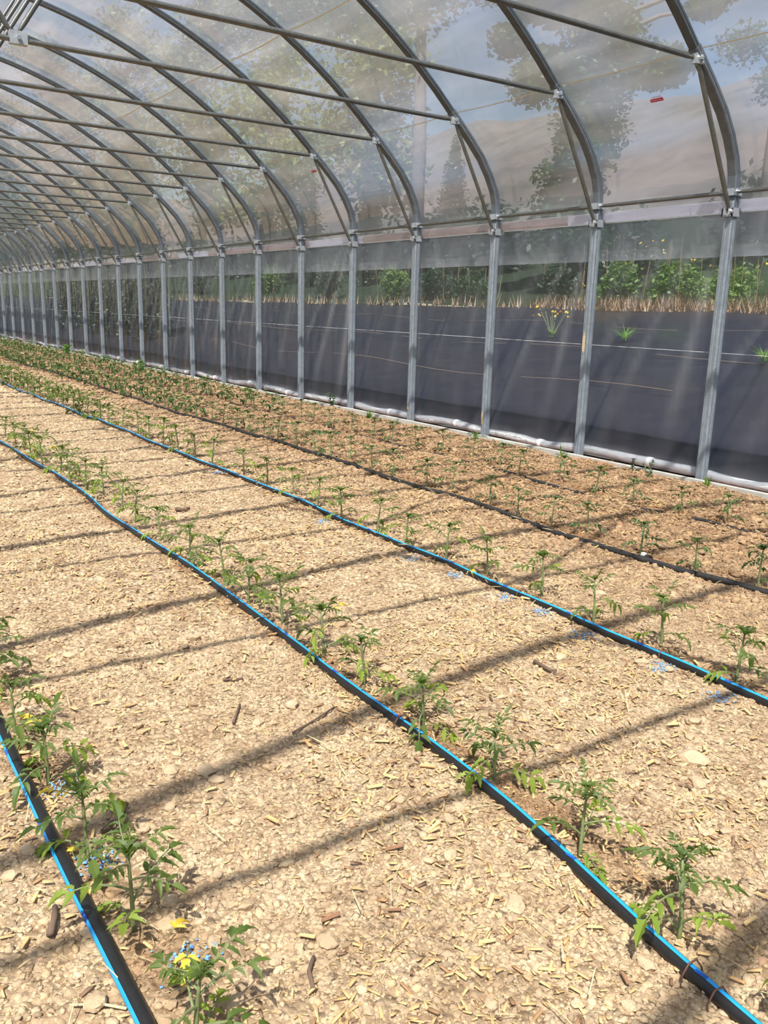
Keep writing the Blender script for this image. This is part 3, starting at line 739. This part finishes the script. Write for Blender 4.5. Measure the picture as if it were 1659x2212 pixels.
def compound_leaf(r, L, lobed=True, pairs=2, big=1.0, stem_mi=1, cu=(.7, 1.8)):
    """leaf along +X rising then drooping, local survey units"""
    m = MB(); el = r.uniform(.45, .95); pts = []; n = 6; p = Vector((0, 0, 0))
    curl = r.uniform(*cu)
    for i in range(n + 1):
        pts.append(p.copy()); a = el - curl * (i / n); p = p + Vector((math.cos(a), r.uniform(-.08, .08), math.sin(a))) * (L / n)
    m.cur = stem_mi; m.tube(pts, [.0022 - .0013 * i / n for i in range(n + 1)], 5 if lobed else 3, cap=False); m.cur = 0
    def at(t):
        f = t * n; i = min(int(f), n - 1); q = pts[i].lerp(pts[i + 1], f - i); return q, (pts[i + 1] - pts[i]).normalized()
    q, d = at(1.0); up_ = Vector((0, 0, 1))
    ll = L * r.uniform(.42, .55) * big
    leaflet(m, q, d, up_, ll, r, lobed)
    for k in range(pairs):
        t = .48 + .42 * k / max(1, pairs - 1) if pairs > 1 else .75
        q, d = at(t)
        for s_ in (1, -1):
            a = r.uniform(.8, 1.25) * s_; dd = Vector((d.x * math.cos(a) - d.y * math.sin(a), d.x * math.sin(a) + d.y * math.cos(a), d.z * .4 + r.uniform(-.25, .35)))
            leaflet(m, q + dd * (L * .03), dd, up_, ll * r.uniform(.55, .85) * (.8 if k == 0 else 1), r, lobed)
    return m
LEAFMATS = {'g': M['leaf'], 'l': M['leaf_l'], 'd': M['leaf_d'], 'y': M['leaf_y']}
LEAF = {}
for c_ in 'glyd':
    for i in range(6 if c_ in 'gld' else 2):
        r = random.Random(100 + i + ord(c_)); LEAF[c_, i] = compound_leaf(r, .082, True, 3, .95).mesh('leaf', [LEAFMATS[c_], M['stem']])
for c_ in 'gd':
    for i in range(6):
        r = random.Random(700 + i + ord(c_)); LEAF['u' + c_, i] = compound_leaf(r, .076, True, 3, .95, cu=(.2, 1.3)).mesh('leaf', [LEAFMATS[c_], M['stem']])
TOP = {}
for c_ in 'gd':
    for i in range(3):
        r = random.Random(300 + i); m = MB()
        for k in range(9):
            a = k * 2.4; d = Vector((math.cos(a), math.sin(a), r.uniform(.5, 1.8))); leaflet(m, Vector((0, 0, -.004 * k % .012)), d, Vector((-d.x, -d.y, 1)), r.uniform(.018, .034), r)
        TOP[c_, i] = m.mesh('growing_tip', [LEAFMATS[c_], M['stem']])
def seedling(seed, style):
    """style: p pale bushy, g mid, d dark sparse"""
    r = random.Random(seed); root = empty('tomato_seedling')
    hgt = .128 * r.uniform(.92, 1.1); lean = Vector((r.uniform(-.012, .012), r.uniform(-.012, .012), 0))
    def st(t): return Vector((0, 0, hgt * t)) + lean * t * t + Vector((0, 0, -.012 * (1 - t)))
    m = MB(); m.tube([st(i / 6) for i in range(7)], [.0042, .0040, .0037, .0034, .003, .0026, .002], 7); ob('stem', m.mesh('stem', M['stem'], True), root)
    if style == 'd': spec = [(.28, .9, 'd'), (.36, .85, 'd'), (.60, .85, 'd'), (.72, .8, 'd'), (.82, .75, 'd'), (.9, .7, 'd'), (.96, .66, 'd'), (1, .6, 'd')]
    elif style == 'g': spec = [(.22, .8, 'l'), (.32, .9, 'g'), (.55, .95, 'l'), (.68, .95, 'g'), (.78, .85, 'g'), (.88, .8, 'g'), (.95, .7, 'g'), (1, .6, 'g')]
    else: spec = [(.15, .95, 'l'), (.25, 1.1, 'l'), (.4, 1.1, 'g'), (.55, 1.05, 'l'), (.68, 1.0, 'g'), (.8, .9, 'g'), (.86, .85, 'g'), (.92, .8, 'g'), (.97, .75, 'g'), (1, .6, 'g'), (1, .5, 'g')]
    az = r.uniform(0, 6.28)
    for i, (t, s_, c_) in enumerate(spec):
        az += 2.4 + r.uniform(-.35, .35)
        p = st(t); k = r.randrange(6)
        o = ob('leaf', LEAF['u' + c_ if (t > .66 and c_ in 'gd') else c_, k], root, tuple(p), (r.uniform(-.2, .2), -r.uniform(.0, .25) if t < .66 else r.uniform(-.35, .28), az), s_ * r.uniform(.9, 1.1))
        if c_ == 'l' and style != 'x': o['label'] = 'paler yellow-green leaf'
    ob('growing_tip', TOP['d' if style == 'd' else 'g', r.randrange(3)], root, tuple(st(1)), (0, 0, r.uniform(0, 6)), r.uniform(.8, 1.1))
    return root
# one-mesh versions for seedlings too far off to show their parts
def far_seedling(seed, style):
    r = random.Random(seed); m = MB(); hgt = .13
    m.cur = 1; m.tube([(0, 0, -.01), (.003, 0, hgt)], [.004, .0025], 4)
    n = 13; az = 0
    for i in range(n):
        t = .2 + .8 * (i / (n - 1)) ** .8; az += 2.4; L = .065 * (1.05 - .45 * t) * r.uniform(.9, 1.2); q = compound_leaf(r, L, False, 2, 1.45)
        ca, sa = math.cos(az), math.sin(az); el = -.5 * t
        b = len(m.v)
        for v in q.v:
            x = v[0] * math.cos(el) + v[2] * -math.sin(el) ; z = v[0] * -math.sin(el) + v[2] * math.cos(el)
            m.v.append((x * ca - v[1] * sa, x * sa + v[1] * ca, z + hgt * t))
        m.f += [tuple(b + k for k in f) for f in q.f]; m.mi += [0 if k == 0 else 1 for k in q.mi]
    return m.mesh('tomato_seedling', [{'p': M['leaf_l'], 'g': M['leaf'], 'd': M['leaf_d']}[style], M['stem']])
protos = {}
for st_ in 'pgd':
    protos[st_] = [seedling(20 + i * 7 + ord(st_), st_) for i in range(5)]
fars = {s_: [far_seedling(500 + i + ord(s_), s_) for i in range(4)] for s_ in 'pgd'}
used = set()
def place(x, y, style, label, group, near, sc_=1.0):
    z = gh(x, y)
    if near:
        pr = rnd.choice(protos[style])
        if pr.name not in used: used.add(pr.name); o = pr
        else: o = link_copy(pr)
        o.location = (x * K, y * K, z * K); o.rotation_euler = (rnd.uniform(-.05, .05), rnd.uniform(-.05, .05), rnd.uniform(0, 6.28)); o.scale = (sc_,) * 3
    else:
        o = ob('tomato_seedling', rnd.choice(fars[style]), None, (x, y, z), (0, 0, rnd.uniform(0, 6.28)), sc_)
    tag(o, label, 'seedling', group); return o
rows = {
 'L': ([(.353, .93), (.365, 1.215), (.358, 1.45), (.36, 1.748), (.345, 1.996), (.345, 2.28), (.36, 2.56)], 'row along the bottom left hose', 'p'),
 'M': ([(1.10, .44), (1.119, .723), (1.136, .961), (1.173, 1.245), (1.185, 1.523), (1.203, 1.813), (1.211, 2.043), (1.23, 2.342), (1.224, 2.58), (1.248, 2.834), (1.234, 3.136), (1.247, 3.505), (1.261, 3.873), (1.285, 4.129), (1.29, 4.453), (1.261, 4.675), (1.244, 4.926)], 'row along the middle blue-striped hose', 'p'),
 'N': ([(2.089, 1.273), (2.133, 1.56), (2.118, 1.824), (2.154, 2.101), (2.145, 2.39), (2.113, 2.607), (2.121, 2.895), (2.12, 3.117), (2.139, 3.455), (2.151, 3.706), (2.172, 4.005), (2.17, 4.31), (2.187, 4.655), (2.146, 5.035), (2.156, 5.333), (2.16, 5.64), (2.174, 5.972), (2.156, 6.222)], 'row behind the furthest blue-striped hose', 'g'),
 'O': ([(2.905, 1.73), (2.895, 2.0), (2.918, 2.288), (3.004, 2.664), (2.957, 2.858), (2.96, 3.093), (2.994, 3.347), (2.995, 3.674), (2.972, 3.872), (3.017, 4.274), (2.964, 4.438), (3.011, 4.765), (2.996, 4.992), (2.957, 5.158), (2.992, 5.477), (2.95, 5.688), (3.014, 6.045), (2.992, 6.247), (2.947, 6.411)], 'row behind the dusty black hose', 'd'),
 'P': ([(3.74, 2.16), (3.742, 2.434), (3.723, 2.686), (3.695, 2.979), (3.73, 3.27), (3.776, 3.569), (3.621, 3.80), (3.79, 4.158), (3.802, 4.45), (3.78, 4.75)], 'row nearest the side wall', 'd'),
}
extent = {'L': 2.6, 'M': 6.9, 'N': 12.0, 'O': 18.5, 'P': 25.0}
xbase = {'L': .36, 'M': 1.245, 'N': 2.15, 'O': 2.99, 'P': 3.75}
total = 0
for key, (pts, rname, style) in rows.items():
    pts = list(pts); y = pts[-1][1]
    while y + .29 < extent[key]:
        y += .29 + rnd.uniform(-.02, .02); pts.append((xbase[key] + rnd.uniform(-.03, .03), y))
    for i, (x, y) in enumerate(pts):
        near = y < 7.2
        st_ = style if (rnd.random() > .15 or style == 'd') else 'g'
        if i < 20: lb = '%s tomato seedling from the front in the %s' % (ORD[i], rname); g = 'tomato seedlings in the ' + rname
        else: lb = 'small tomato seedling in the crowded far stretch of the %s' % rname; g = 'far tomato seedlings in the ' + rname
        sz = {'L': 1.02, 'M': 1.02, 'N': 1.12, 'O': 1.06, 'P': 1.0}[key] * rnd.uniform(.94, 1.1) * (1.0 + .035 * min(max(y - 2.5, 0), 8))
        o = place(x, y, st_, lb, g, near, sz); total += 1
        yl = {('L', 1): (.32, 'l'), ('L', 2): (.3, 'y'), ('P', 4): (.9, 'y')}.get((key, i))
        if near and yl and yl[1] == 'y':
            ob('leaf', LEAF['y', 0], o, (0, 0, .11 * 1), (.1, -.2, 2.6), .7)['label'] = 'yellowed leaf'
for lst in protos.values():
    for p in lst:
        if p.name not in used:
            for c_ in list(p.children): bpy.data.objects.remove(c_)
            bpy.data.objects.remove(p)

# yellow fallen leaves
def leaf_flat(x, y, rz, s_, lb, z=.02):
    m = MB(); r = random.Random(int(x * 1000)); leaflet(m, Vector((0, 0, 0)), Vector((1, 0, .15)), Vector((0, 0, 1)), .04, r); leaflet(m, Vector((-.004, 0, 0)), Vector((.5, .8, .1)), Vector((0, 0, 1)), .026, r); leaflet(m, Vector((-.004, 0, 0)), Vector((.5, -.8, .1)), Vector((0, 0, 1)), .026, r)
    m.cur = 1; m.tube([(-.03, 0, .0), (0, 0, .0)], .0012, 4); m.v = [(a * 1., b, c) for a, b, c in m.v]
    tag(ob('fallen_leaf', m.mesh('fallen_leaf', [M['leaf_y'], M['stem']]), None, (x, y, gh(x, y) + z), (0, 0, rz), s_), lb, 'leaf', 'fallen yellow leaves')
leaf_flat(.417, 1.16, .5, .8, 'yellow tomato leaf lying behind the second front left seedling')
leaf_flat(.405, 1.085, 4.2, .95, 'large yellow tomato leaf lying below the second front left seedling')
leaf_flat(.335, 1.47, 1.5, .8, 'yellow leaf curled at the edge of the bottom left hose')
leaf_flat(2.09, 2.42, 4.2, .9, 'pale yellow leaf lying on the furthest blue-striped hose')

# blue fertiliser granules
gr = [(.375, 1.43, 'blue granules around the stem of the third front left seedling'), (.372, 1.71, 'blue granules at the foot of the fourth front left seedling'), (.41, 1.10, 'sparse blue granules beside the yellow leaves'),
      (2.035, 3.46, 'blue granules where the furthest striped hose meets the ninth seedling'), (2.02, 2.72, 'blue granules below the furthest striped hose near two pale leaves'), (2.03, 2.44, 'blue granules beside a stone under the furthest striped hose'),
      (2.03, 2.17, 'blue granules under the furthest striped hose by a wire staple'), (2.03, 1.98, 'blue granules in a thin trail below the furthest striped hose'), (2.02, 1.77, 'dense blue granules where a leaf hangs over the furthest striped hose'),
      (2.0, 1.46, 'blue granules among clods below the furthest striped hose'), (1.98, 1.24, 'blue granules at the right end of the furthest striped hose'), (2.06, 4.75, 'faint blue granules far along the furthest striped hose')]
for x, y, lb in gr:
    v = []; n = 60 if y < 2.5 else 45
    Vs = []; Fs = []
    for i in range(n):
        a = rnd.gauss(0, .022); b = rnd.gauss(0, .022); r = rnd.uniform(.0018, .0034)
        q = OCT_V * r + np.array([x + a, y + b, gh(x + a, y + b) + .006]); Vs.append(q); Fs.append(OCT_F + 6 * i)
    tag(ob('fertilizer_granules', npmesh('granules', np.concatenate(Vs), np.concatenate(Fs), M['granule'])), lb, 'fertilizer', 'blue fertilizer granules', 'stuff')

# twigs
def twig(pts, r, lb, mat='twig'):
    m = MB(); P = [(x, y, gh(x, y) + r + .006) for x, y in pts]; m.tube(P, [r * (1 - .35 * i / len(P)) for i in range(len(P))], 7)
    tag(ob('twig', m.mesh('twig', M[mat], True)), lb, 'twig')
twig([(1.70, 1.67), (1.70, 1.635), (1.695, 1.60), (1.705, 1.585)], .006, 'dark curved twig lying below the furthest blue-striped hose')
twig([(1.50, 3.98), (1.53, 3.96), (1.57, 3.98)], .010, 'short dark piece of bark in the shadow band between two hoses')
twig([(.80, 1.78), (.84, 1.84), (.86, 1.87)], .0035, 'thin bent grey twig in the middle of the left path')
twig([(.90, 1.66), (.98, 1.70), (1.06, 1.735)], .003, 'long thin twig below the third shadow band')
twig([(.88, 2.02), (.93, 2.00)], .003, 'thin straight twig above the grey bent one')
twig([(.545, .94), (.56, .98), (.58, 1.0)], .004, 'dark forked twig near the bottom of the left path')
twig([(.40, 1.50), (.44, 1.53), (.47, 1.57)], .006, 'grey weathered stick beside the third front left seedling')
twig([(.245, 1.26), (.262, 1.30), (.27, 1.33)], .006, 'dark curved bark strip left of the bottom left hose')
twig([(.30, 1.05), (.27, 1.08), (.235, 1.10)], .0022, 'pale straw stalk beside the bottom left hose', 'straw')

# ================================================================== WEEDS BY THE WALL
def grass_clump(x, y, n, h, spread, mat, name, lb, cat='grass', z=None, seed=0):
    r = random.Random(seed); m = MB()
    for i in range(n):
        a = r.uniform(0, 6.28); L = h * r.uniform(.5, 1.1); b = Vector((r.gauss(0, .008), r.gauss(0, .008), 0)); s_ = spread * r.uniform(.3, 1.2); w = .0035 * (1 + L * 3)
        d = Vector((math.cos(a), math.sin(a), 0)); sd = Vector((-d.y, d.x, 0)); vs = []
        for k in range(5):
            t = k / 4; p = b + d * (s_ * t * t) + Vector((0, 0, L * t * (1 - .25 * t * s_ / h))); ww = w * (1 - t) ** .6 + .0003
            vs += [p - sd * ww, p + sd * ww]
        m.add(vs, [(2 * k, 2 * k + 1, 2 * k + 3, 2 * k + 2) for k in range(4)])
    o = ob(name, m.mesh(name, M[mat]), None, (x, y, gh(x, y) - .005 if z is None else z)); tag(o, lb, cat); return o
def herb(x, y, h, lb, seed, mat='weed', n=14, z=None, w=.02, nm='weed_plant', cat='weed'):
    r = random.Random(seed); root = empty(nm, (x, y, gh(x, y) - .005 if z is None else z)); m = MB(); m2 = MB()
    for j in range(3):
        top = Vector((r.gauss(0, h * .18), r.gauss(0, h * .18), h * r.uniform(.7, 1))); m.tube([(0, 0, -.01), tuple(top * .5), tuple(top)], [.003, .0024, .0012], 5)
        for i in range(n):
            p = top * r.uniform(.15, 1); a = r.uniform(0, 6.28); d = Vector((math.cos(a), math.sin(a), r.uniform(0, .8))); leaflet(m2, p, d, Vector((0, 0, 1)), w * r.uniform(.7, 1.3), r, False)
    ob('stem', m.mesh('stem', M['stem']), root); ob('foliage', m2.mesh('foliage', M[mat]), root); tag(root, lb, cat); return root
grass_clump(4.50, 4.30, 3, .17, .04, 'grass', 'grass_tuft', 'tall single grass blade standing by the baseboard right of the third post', seed=4)
grass_clump(4.50, 4.27, 14, .06, .05, 'grass', 'grass_tuft', 'low grass sprouts at the foot of the tall blade', seed=5)
grass_clump(4.36, 6.60, 34, .10, .08, 'grass', 'grass_tuft', 'bushy green grass clump by the baseboard between fourth and fifth posts', seed=6)
grass_clump(4.42, 6.25, 18, .07, .05, 'grass', 'grass_tuft', 'smaller grass clump just right of the bushy one', seed=7)
grass_clump(4.44, 3.05, 16, .07, .05, 'grass', 'grass_tuft', 'fine grass sprouts in front of the first bay board', seed=8)
grass_clump(4.42, 5.15, 18, .10, .05, 'grass', 'grass_tuft', 'wispy grass stalks beside the third post', seed=9)
herb(4.44, 7.40, .16, 'dark green weed standing beside the fifth post', 3, 'weed', 20, w=.03)
herb(4.38, 3.42, .12, 'dark spiky weed on the soil at the foot of the first post', 4, 'weed', 22, w=.018)
herb(4.46, 3.62, .10, 'low dark weed left of the first post', 5, 'weed', 16, w=.018)
herb(4.25, 12.5, .20, 'leafy weed clump far down beside the wall posts', 6, 'grass', 22, w=.05)
herb(4.25, 16.5, .22, 'leafy weed clump in the far corner of the soil bed', 7, 'grass', 24, w=.06)
grass_clump(4.2, 20.0, 30, .22, .2, 'drygrass', 'grass_tuft', 'yellowish grass clump at the far end of the bed', seed=12)
for i in range(9):
    yy = 9.2 + i * 1.35; herb(4.40 + .03 * math.sin(i * 2), yy, .09 + .02 * (i % 3), '%s small weed along the far baseboard, counting from the front' % ORD[i], 40 + i, 'grass', 10, w=.035)
# dry straw pile by the board
m = MB(); r = random.Random(2)
for i in range(90):
    a = r.gauss(.6, .5); x = 4.44 + r.gauss(0, .05); y = 3.95 + r.gauss(0, .13); L = r.uniform(.02, .06); z = gh(x, y) + r.uniform(.002, .02)
    m.tube([(x - math.cos(a) * L, y - math.sin(a) * L, z), (x + math.cos(a) * L, y + math.sin(a) * L, z + r.uniform(0, .01))], .001, 3, False)
tag(ob('dry_grass_pile', m.mesh('dry_grass', plain('brown_straw', lin(176, 128, 84), .9))), 'flattened pile of brown dry grass beside the baseboard in the second bay', 'grass', None, 'stuff')

# ================================================================== OUTSIDE
def leafcloud(r, c, rad, n, size, m):
    for i in range(n):
        while True:
            p = Vector((r.uniform(-1, 1), r.uniform(-1, 1), r.uniform(-1, 1)))
            if p.length < 1: break
        p = Vector((r.gauss(0, .5), r.gauss(0, .5), r.gauss(0, .5)))
        if p.length > 1.25: p = p * (1.25 * r.random() / p.length)
        q = Vector((c[0] + p.x * rad[0], c[1] + p.y * rad[1], c[2] + p.z * rad[2])); s = size * r.uniform(.6, 1.4)
        a = Vector((r.gauss(0, 1), r.gauss(0, 1), r.gauss(0, .6))).normalized() * s; b = Vector((r.gauss(0, 1), r.gauss(0, 1), r.gauss(0, .6))); b = (b - a * (a.dot(b) / (s * s))).normalized() * s * .55
        m.add([q - a, q + b, q + a, q - b], [(0, 1, 2, 3)])
def tree(x, y, h, blobs, lb, seed, mat='tree', tr=.25, leaf=.16, nm='tree', cat='tree', n=600):
    r = random.Random(seed); z0 = zo(x) - .1; root = empty(nm, (x, y, z0)); m = MB()
    m.tube([(0, 0, 0), (.05, .02, h * .4), (-.03, .04, h * .75), (0, 0, h * .95)], [tr, tr * .8, tr * .5, tr * .15], 8)
    ob('trunk', m.mesh('trunk', M['bark'], True), root)
    m = MB(); mb = MB()
    for (bx, by, bz, rx, rz) in blobs:
        leafcloud(r, (bx, by, bz), (rx, rx, rz), int(n * max(.3, rx * rz)), leaf, m)
        if math.hypot(bx, by) > .3: mb.tube([(0, 0, max(.2, bz - .6)), (bx * .6, by * .6, bz - .1), (bx, by, bz)], [tr * .3, tr * .2, tr * .08], 6)
    ob('foliage', m.mesh('foliage', M[mat]), root)
    if mb.v: ob('branch', mb.mesh('branch', M['bark'], True), root)
    tag(root, lb, cat); return root
def at(az, x): return (x, x / az)
# big leafy tree right of centre
x, y = at(1.05, 14)
r_ = random.Random(77); bl = []
for q in range(17): z_ = .9 + q * .30; bl.append((r_.uniform(-.3, .3), r_.uniform(-.3, .3), z_, r_.uniform(.5, .82), r_.uniform(.3, .5)))
for q in range(26): z_ = r_.uniform(4.0, 7.8); a_ = r_.choice((-1, 1)) * r_.uniform(.5, 1 + (z_ - 3.5) * .55); bl.append((a_ * .75, -a_ * .75, z_, r_.uniform(.25, .6), r_.uniform(.15, .35)))
tree(x, y, 8.5, bl,
     'big shaggy dark tree seen through the film between the first and second bows', 1, tr=.20, leaf=.07, n=3400, mat='tree_d2')
x, y = at(.731, 17)
tree(x, y, 11, [(0, 0, 8.4, 1.3, .9), (-1.4, 2.0, 8.2, 1.6, .9), (1.3, -1.6, 9.0, 1.2, .7), (0, 0, 9.8, 2.2, 1.0), (-3, 4, 8.2, 1.8, .9)], 'tall pale-trunked tree blurred behind the film right of the third bow', 2, tr=.26, leaf=.11, n=900)
x, y = at(1.53, 16.8)
tree(x, y, 7.5, [(0, 0, 3.7, .45, .4), (-.5, .5, 4.4, .55, .35), (.1, 0, 6.9, 1.0, .5)], 'slender tree blurred behind the film at the right edge', 4, tr=.13, leaf=.055, n=2400)
for i, (az, zx, wd, lb) in enumerate(((.563, .315, .34, 'narrow dark cypress seen between the fourth and fifth bows'), (.655, .29, .30, 'narrow dark cypress seen right of the fourth bow'), (.795, .285, .36, 'pale narrow cypress seen between the second and third bows'), (.505, .26, .3, 'short narrow cypress seen left of the fifth bow'))):
    x, y = at(az, 15); top = 1 + zx * 15 - zo(15)
    tree(x, y, top, [(0, 0, top * q, wd * w_, top * .16) for q, w_ in ((.15, 1.2), (.3, 1.3), (.45, 1.2), (.6, 1.0), (.75, .75), (.88, .4))], lb, 20 + i, 'tree_d', tr=.08, leaf=.045, nm='cypress', n=6500)
for i, (az, zx, wd, lb) in enumerate(((.262, .55, .40, 'dark slim conifer behind the film far left, leftmost of the streaky four'), (.292, .52, .38, 'dark slim conifer behind the film far left, second of the streaky four'), (.318, .54, .42, 'dark slim conifer behind the film far left, third of the streaky four'), (.35, .45, .42, 'dark slim conifer behind the film far left, rightmost of the streaky four'))):
    x, y = at(az, 6.3); top = 1 + zx * 6.3 - zo(6.3)
    tree(x, y, top, [(0, 0, top * q, wd * w_, top * .16) for q, w_ in ((.15, 1.2), (.3, 1.3), (.45, 1.2), (.6, 1.0), (.75, .75), (.88, .4))], lb, 30 + i, 'tree_d', tr=.06, leaf=.04, nm='conifer', n=3500)
# hedge behind
hed = [(19 + .8 * math.sin(i * 1.7), 8.4 + i * 4.2, 2.3 + .5 * math.sin(i * 2.3)) for i in range(15)]
for i, (x, y, h) in enumerate(hed):
    root = empty('hedge_shrub', (x, y, zo(x) - .2)); r = random.Random(70 + i); m = MB()
    for j in range(5): leafcloud(r, (r.uniform(-.5, .5), -1.1 + .55 * j, h * r.uniform(.25, .5)), (1.0, .75, h * .45), 650, .10, m)
    ob('foliage', m.mesh('foliage', M['bushd']), root)
    m = MB(); m.tube([(0, 0, 0), (.1, .1, h * .6)], [.08, .03], 6); ob('trunk', m.mesh('trunk', M['bark']), root)
    tag(root, '%s dark shrub from the right in the hedge line on the bank' % ORD[i], 'shrub', 'hedge shrubs on the bank')
# pale hillside beyond everything
m = MB(); gx = [45, 55, 68, 80, 100]; gz = [2.5, 9, 17, 23, 24]; n_ = 60
m.add([(x, -30 + 7 * j, z * (1.06 + .05 * math.sin(j * .35 + 1) * (x > 50)) + (z > 5) * .6 * math.sin(j * 1.9 + x)) for j in range(n_) for x, z in zip(gx, gz)],
      [(j * 5 + i, j * 5 + i + 1, (j + 1) * 5 + i + 1, (j + 1) * 5 + i) for j in range(n_ - 1) for i in range(4)])
tag(ob('hillside_ground', m.mesh('hillside', plain('pale_hillside', (.085, .078, .080, 1), .95, spec=.05, var=.25, scale=.25), True)), 'pale dry hillside blurred far beyond the trees', 'hill', None, 'structure')
# wood behind: tall crowns that darken the film towards the left
for i, (az, x, h, rr) in enumerate(((.66, 25, 15, 4.2), (.53, 27, 17, 4.6), (.42, 25, 18, 4.8), (.33, 27, 21, 5.6), (.255, 26, 23, 6), (.2, 24, 22, 6), (.15, 22, 20, 5.6), (.11, 20, 18, 5))):
    y = x / az
    rq = random.Random(i); bl = [(rq.uniform(-.4, .4) * rr, rq.uniform(-.4, .4) * rr, h * (.22 + .75 * q / 11), rr * rq.uniform(.35, .6), rr * rq.uniform(.25, .42)) for q in range(12)]
    tree(x, y, h + 1, bl, '%s tall broad-crowned tree from the right in the wood beyond the hedge' % ORD[i], 200 + i, 'tree_far', tr=.3, leaf=.2, nm='woodland_tree', n=200)
# weeds and bushes at the edge of the fabric
bs = [(x_ + .35, 7.3 + (y_ - 7.3) * 1.2, h_, m_) for x_, y_, h_, m_ in [(11.9, 11.2, .75, 'bushd'), (12.0, 10.1, .85, 'bush'), (12.3, 9.3, .95, 'bush'), (12.0, 8.3, .7, 'bush'), (13.3, 8.0, 1.0, 'bushd'), (12.1, 7.3, .75, 'bush'), (12.4, 6.4, .6, 'bushd'), (12.9, 10.7, 1.1, 'bushd'), (12.2, 13.6, .7, 'bushd'), (12.4, 15.0, .9, 'bushd'), (12.4, 16.4, .9, 'bush'), (12.2, 19, 1.0, 'bushd'), (12.5, 22.5, 1.1, 'bush'), (12.3, 27, 1.2, 'bushd'), (12.4, 33, 1.4, 'bush')]]
for i, (x, y, h, mt) in enumerate(bs):
    root = empty('wild_bush', (x, y, zo(x) - .05)); r = random.Random(90 + i); m = MB(); ms = MB()
    for j in range(6): leafcloud(r, (r.uniform(-.25, .25), r.uniform(-.25, .25), h * r.uniform(.2, .6)), (.3, .22, h * .35), 420, .04, m)
    for j in range(5):
        a, b = r.uniform(-.3, .3), r.uniform(-.45, .45); ms.tube([(a, b, 0), (a + r.uniform(-.1, .1), b + r.uniform(-.1, .1), h * r.uniform(.8, 1.2))], .005, 4)
    ob('foliage', m.mesh('foliage', M[mt]), root); ob('stem', ms.mesh('stem', M['drygrass']), root)
    if i in (0, 1, 2, 3, 4, 7):
        m = MB()
        for j in range(5): leafcloud(r, (r.uniform(-.4, .4), r.uniform(-.8, .8), h * r.uniform(.5, 1.1)), (.03, .03, .03), 3, .02, m)
        ob('flower', m.mesh('flower', M['flower']), root, )
    tag(root, '%s wild bush from the right in the row beyond the black barrier' % ORD[[6, 5, 4, 3, 2, 1, 0, 7, 8, 9, 10, 11, 12, 13, 14][i]], 'bush', 'wild bushes at the fabric edge')
m = MB(); r = random.Random(5)
for i in range(2600):
    x = r.uniform(11.42, 11.68); y = r.uniform(4, 12) if i % 4 else r.uniform(12, 30); L = r.uniform(.08, .28); a = r.uniform(0, 6.28); z = zo(x)
    b = Vector((x, y, z)); t_ = b + Vector((math.cos(a) * L * .5, math.sin(a) * L * .5, L)); s_ = Vector((-math.sin(a), math.cos(a), 0)) * .012; m.add([b - s_, b + s_, t_], [(0, 1, 2)])
tag(ob('dry_grass', m.mesh('dry_grass', M['drygrass'])), 'pale dry grass fringe along the top edge of the black barrier', 'grass', None, 'stuff')
def surf(px, py, x): pass
# plants growing through the fabric
ax, ay = 8.9, 8.85
g1 = grass_clump(ax, ay, 40, .16, .14, 'grass', 'flowering_weed', 'green weed with yellow flowers growing on the black fabric', 'weed', z=zo(ax) + .02, seed=31)
m = MB(); r = random.Random(6)
for i in range(11): leafcloud(r, (r.uniform(-.22, .22), r.uniform(-.22, .22), r.uniform(.28, .42)), (.02, .02, .015), 4, .022, m)
ob('flower', m.mesh('flower', M['flower']), g1)
m = MB()
for i in range(11): m.tube([(0, 0, 0), (r.uniform(-.2, .2), r.uniform(-.2, .2), r.uniform(.28, .4))], .003, 4)
ob('flower_stalk', m.mesh('flower_stalk', M['stem']), g1)
grass_clump(8.9, 7.55, 40, .24, .34, 'grass', 'grass_tuft', 'green grass tuft on the black fabric between the first two posts', z=zo(8.9) + .02, seed=32)
grass_clump(8.2, 5.15, 40, .22, .30, 'grass', 'grass_tuft', 'green grass tuft on the black fabric right of the first post', z=zo(8.2) + .02, seed=33)
print('seedlings', total)
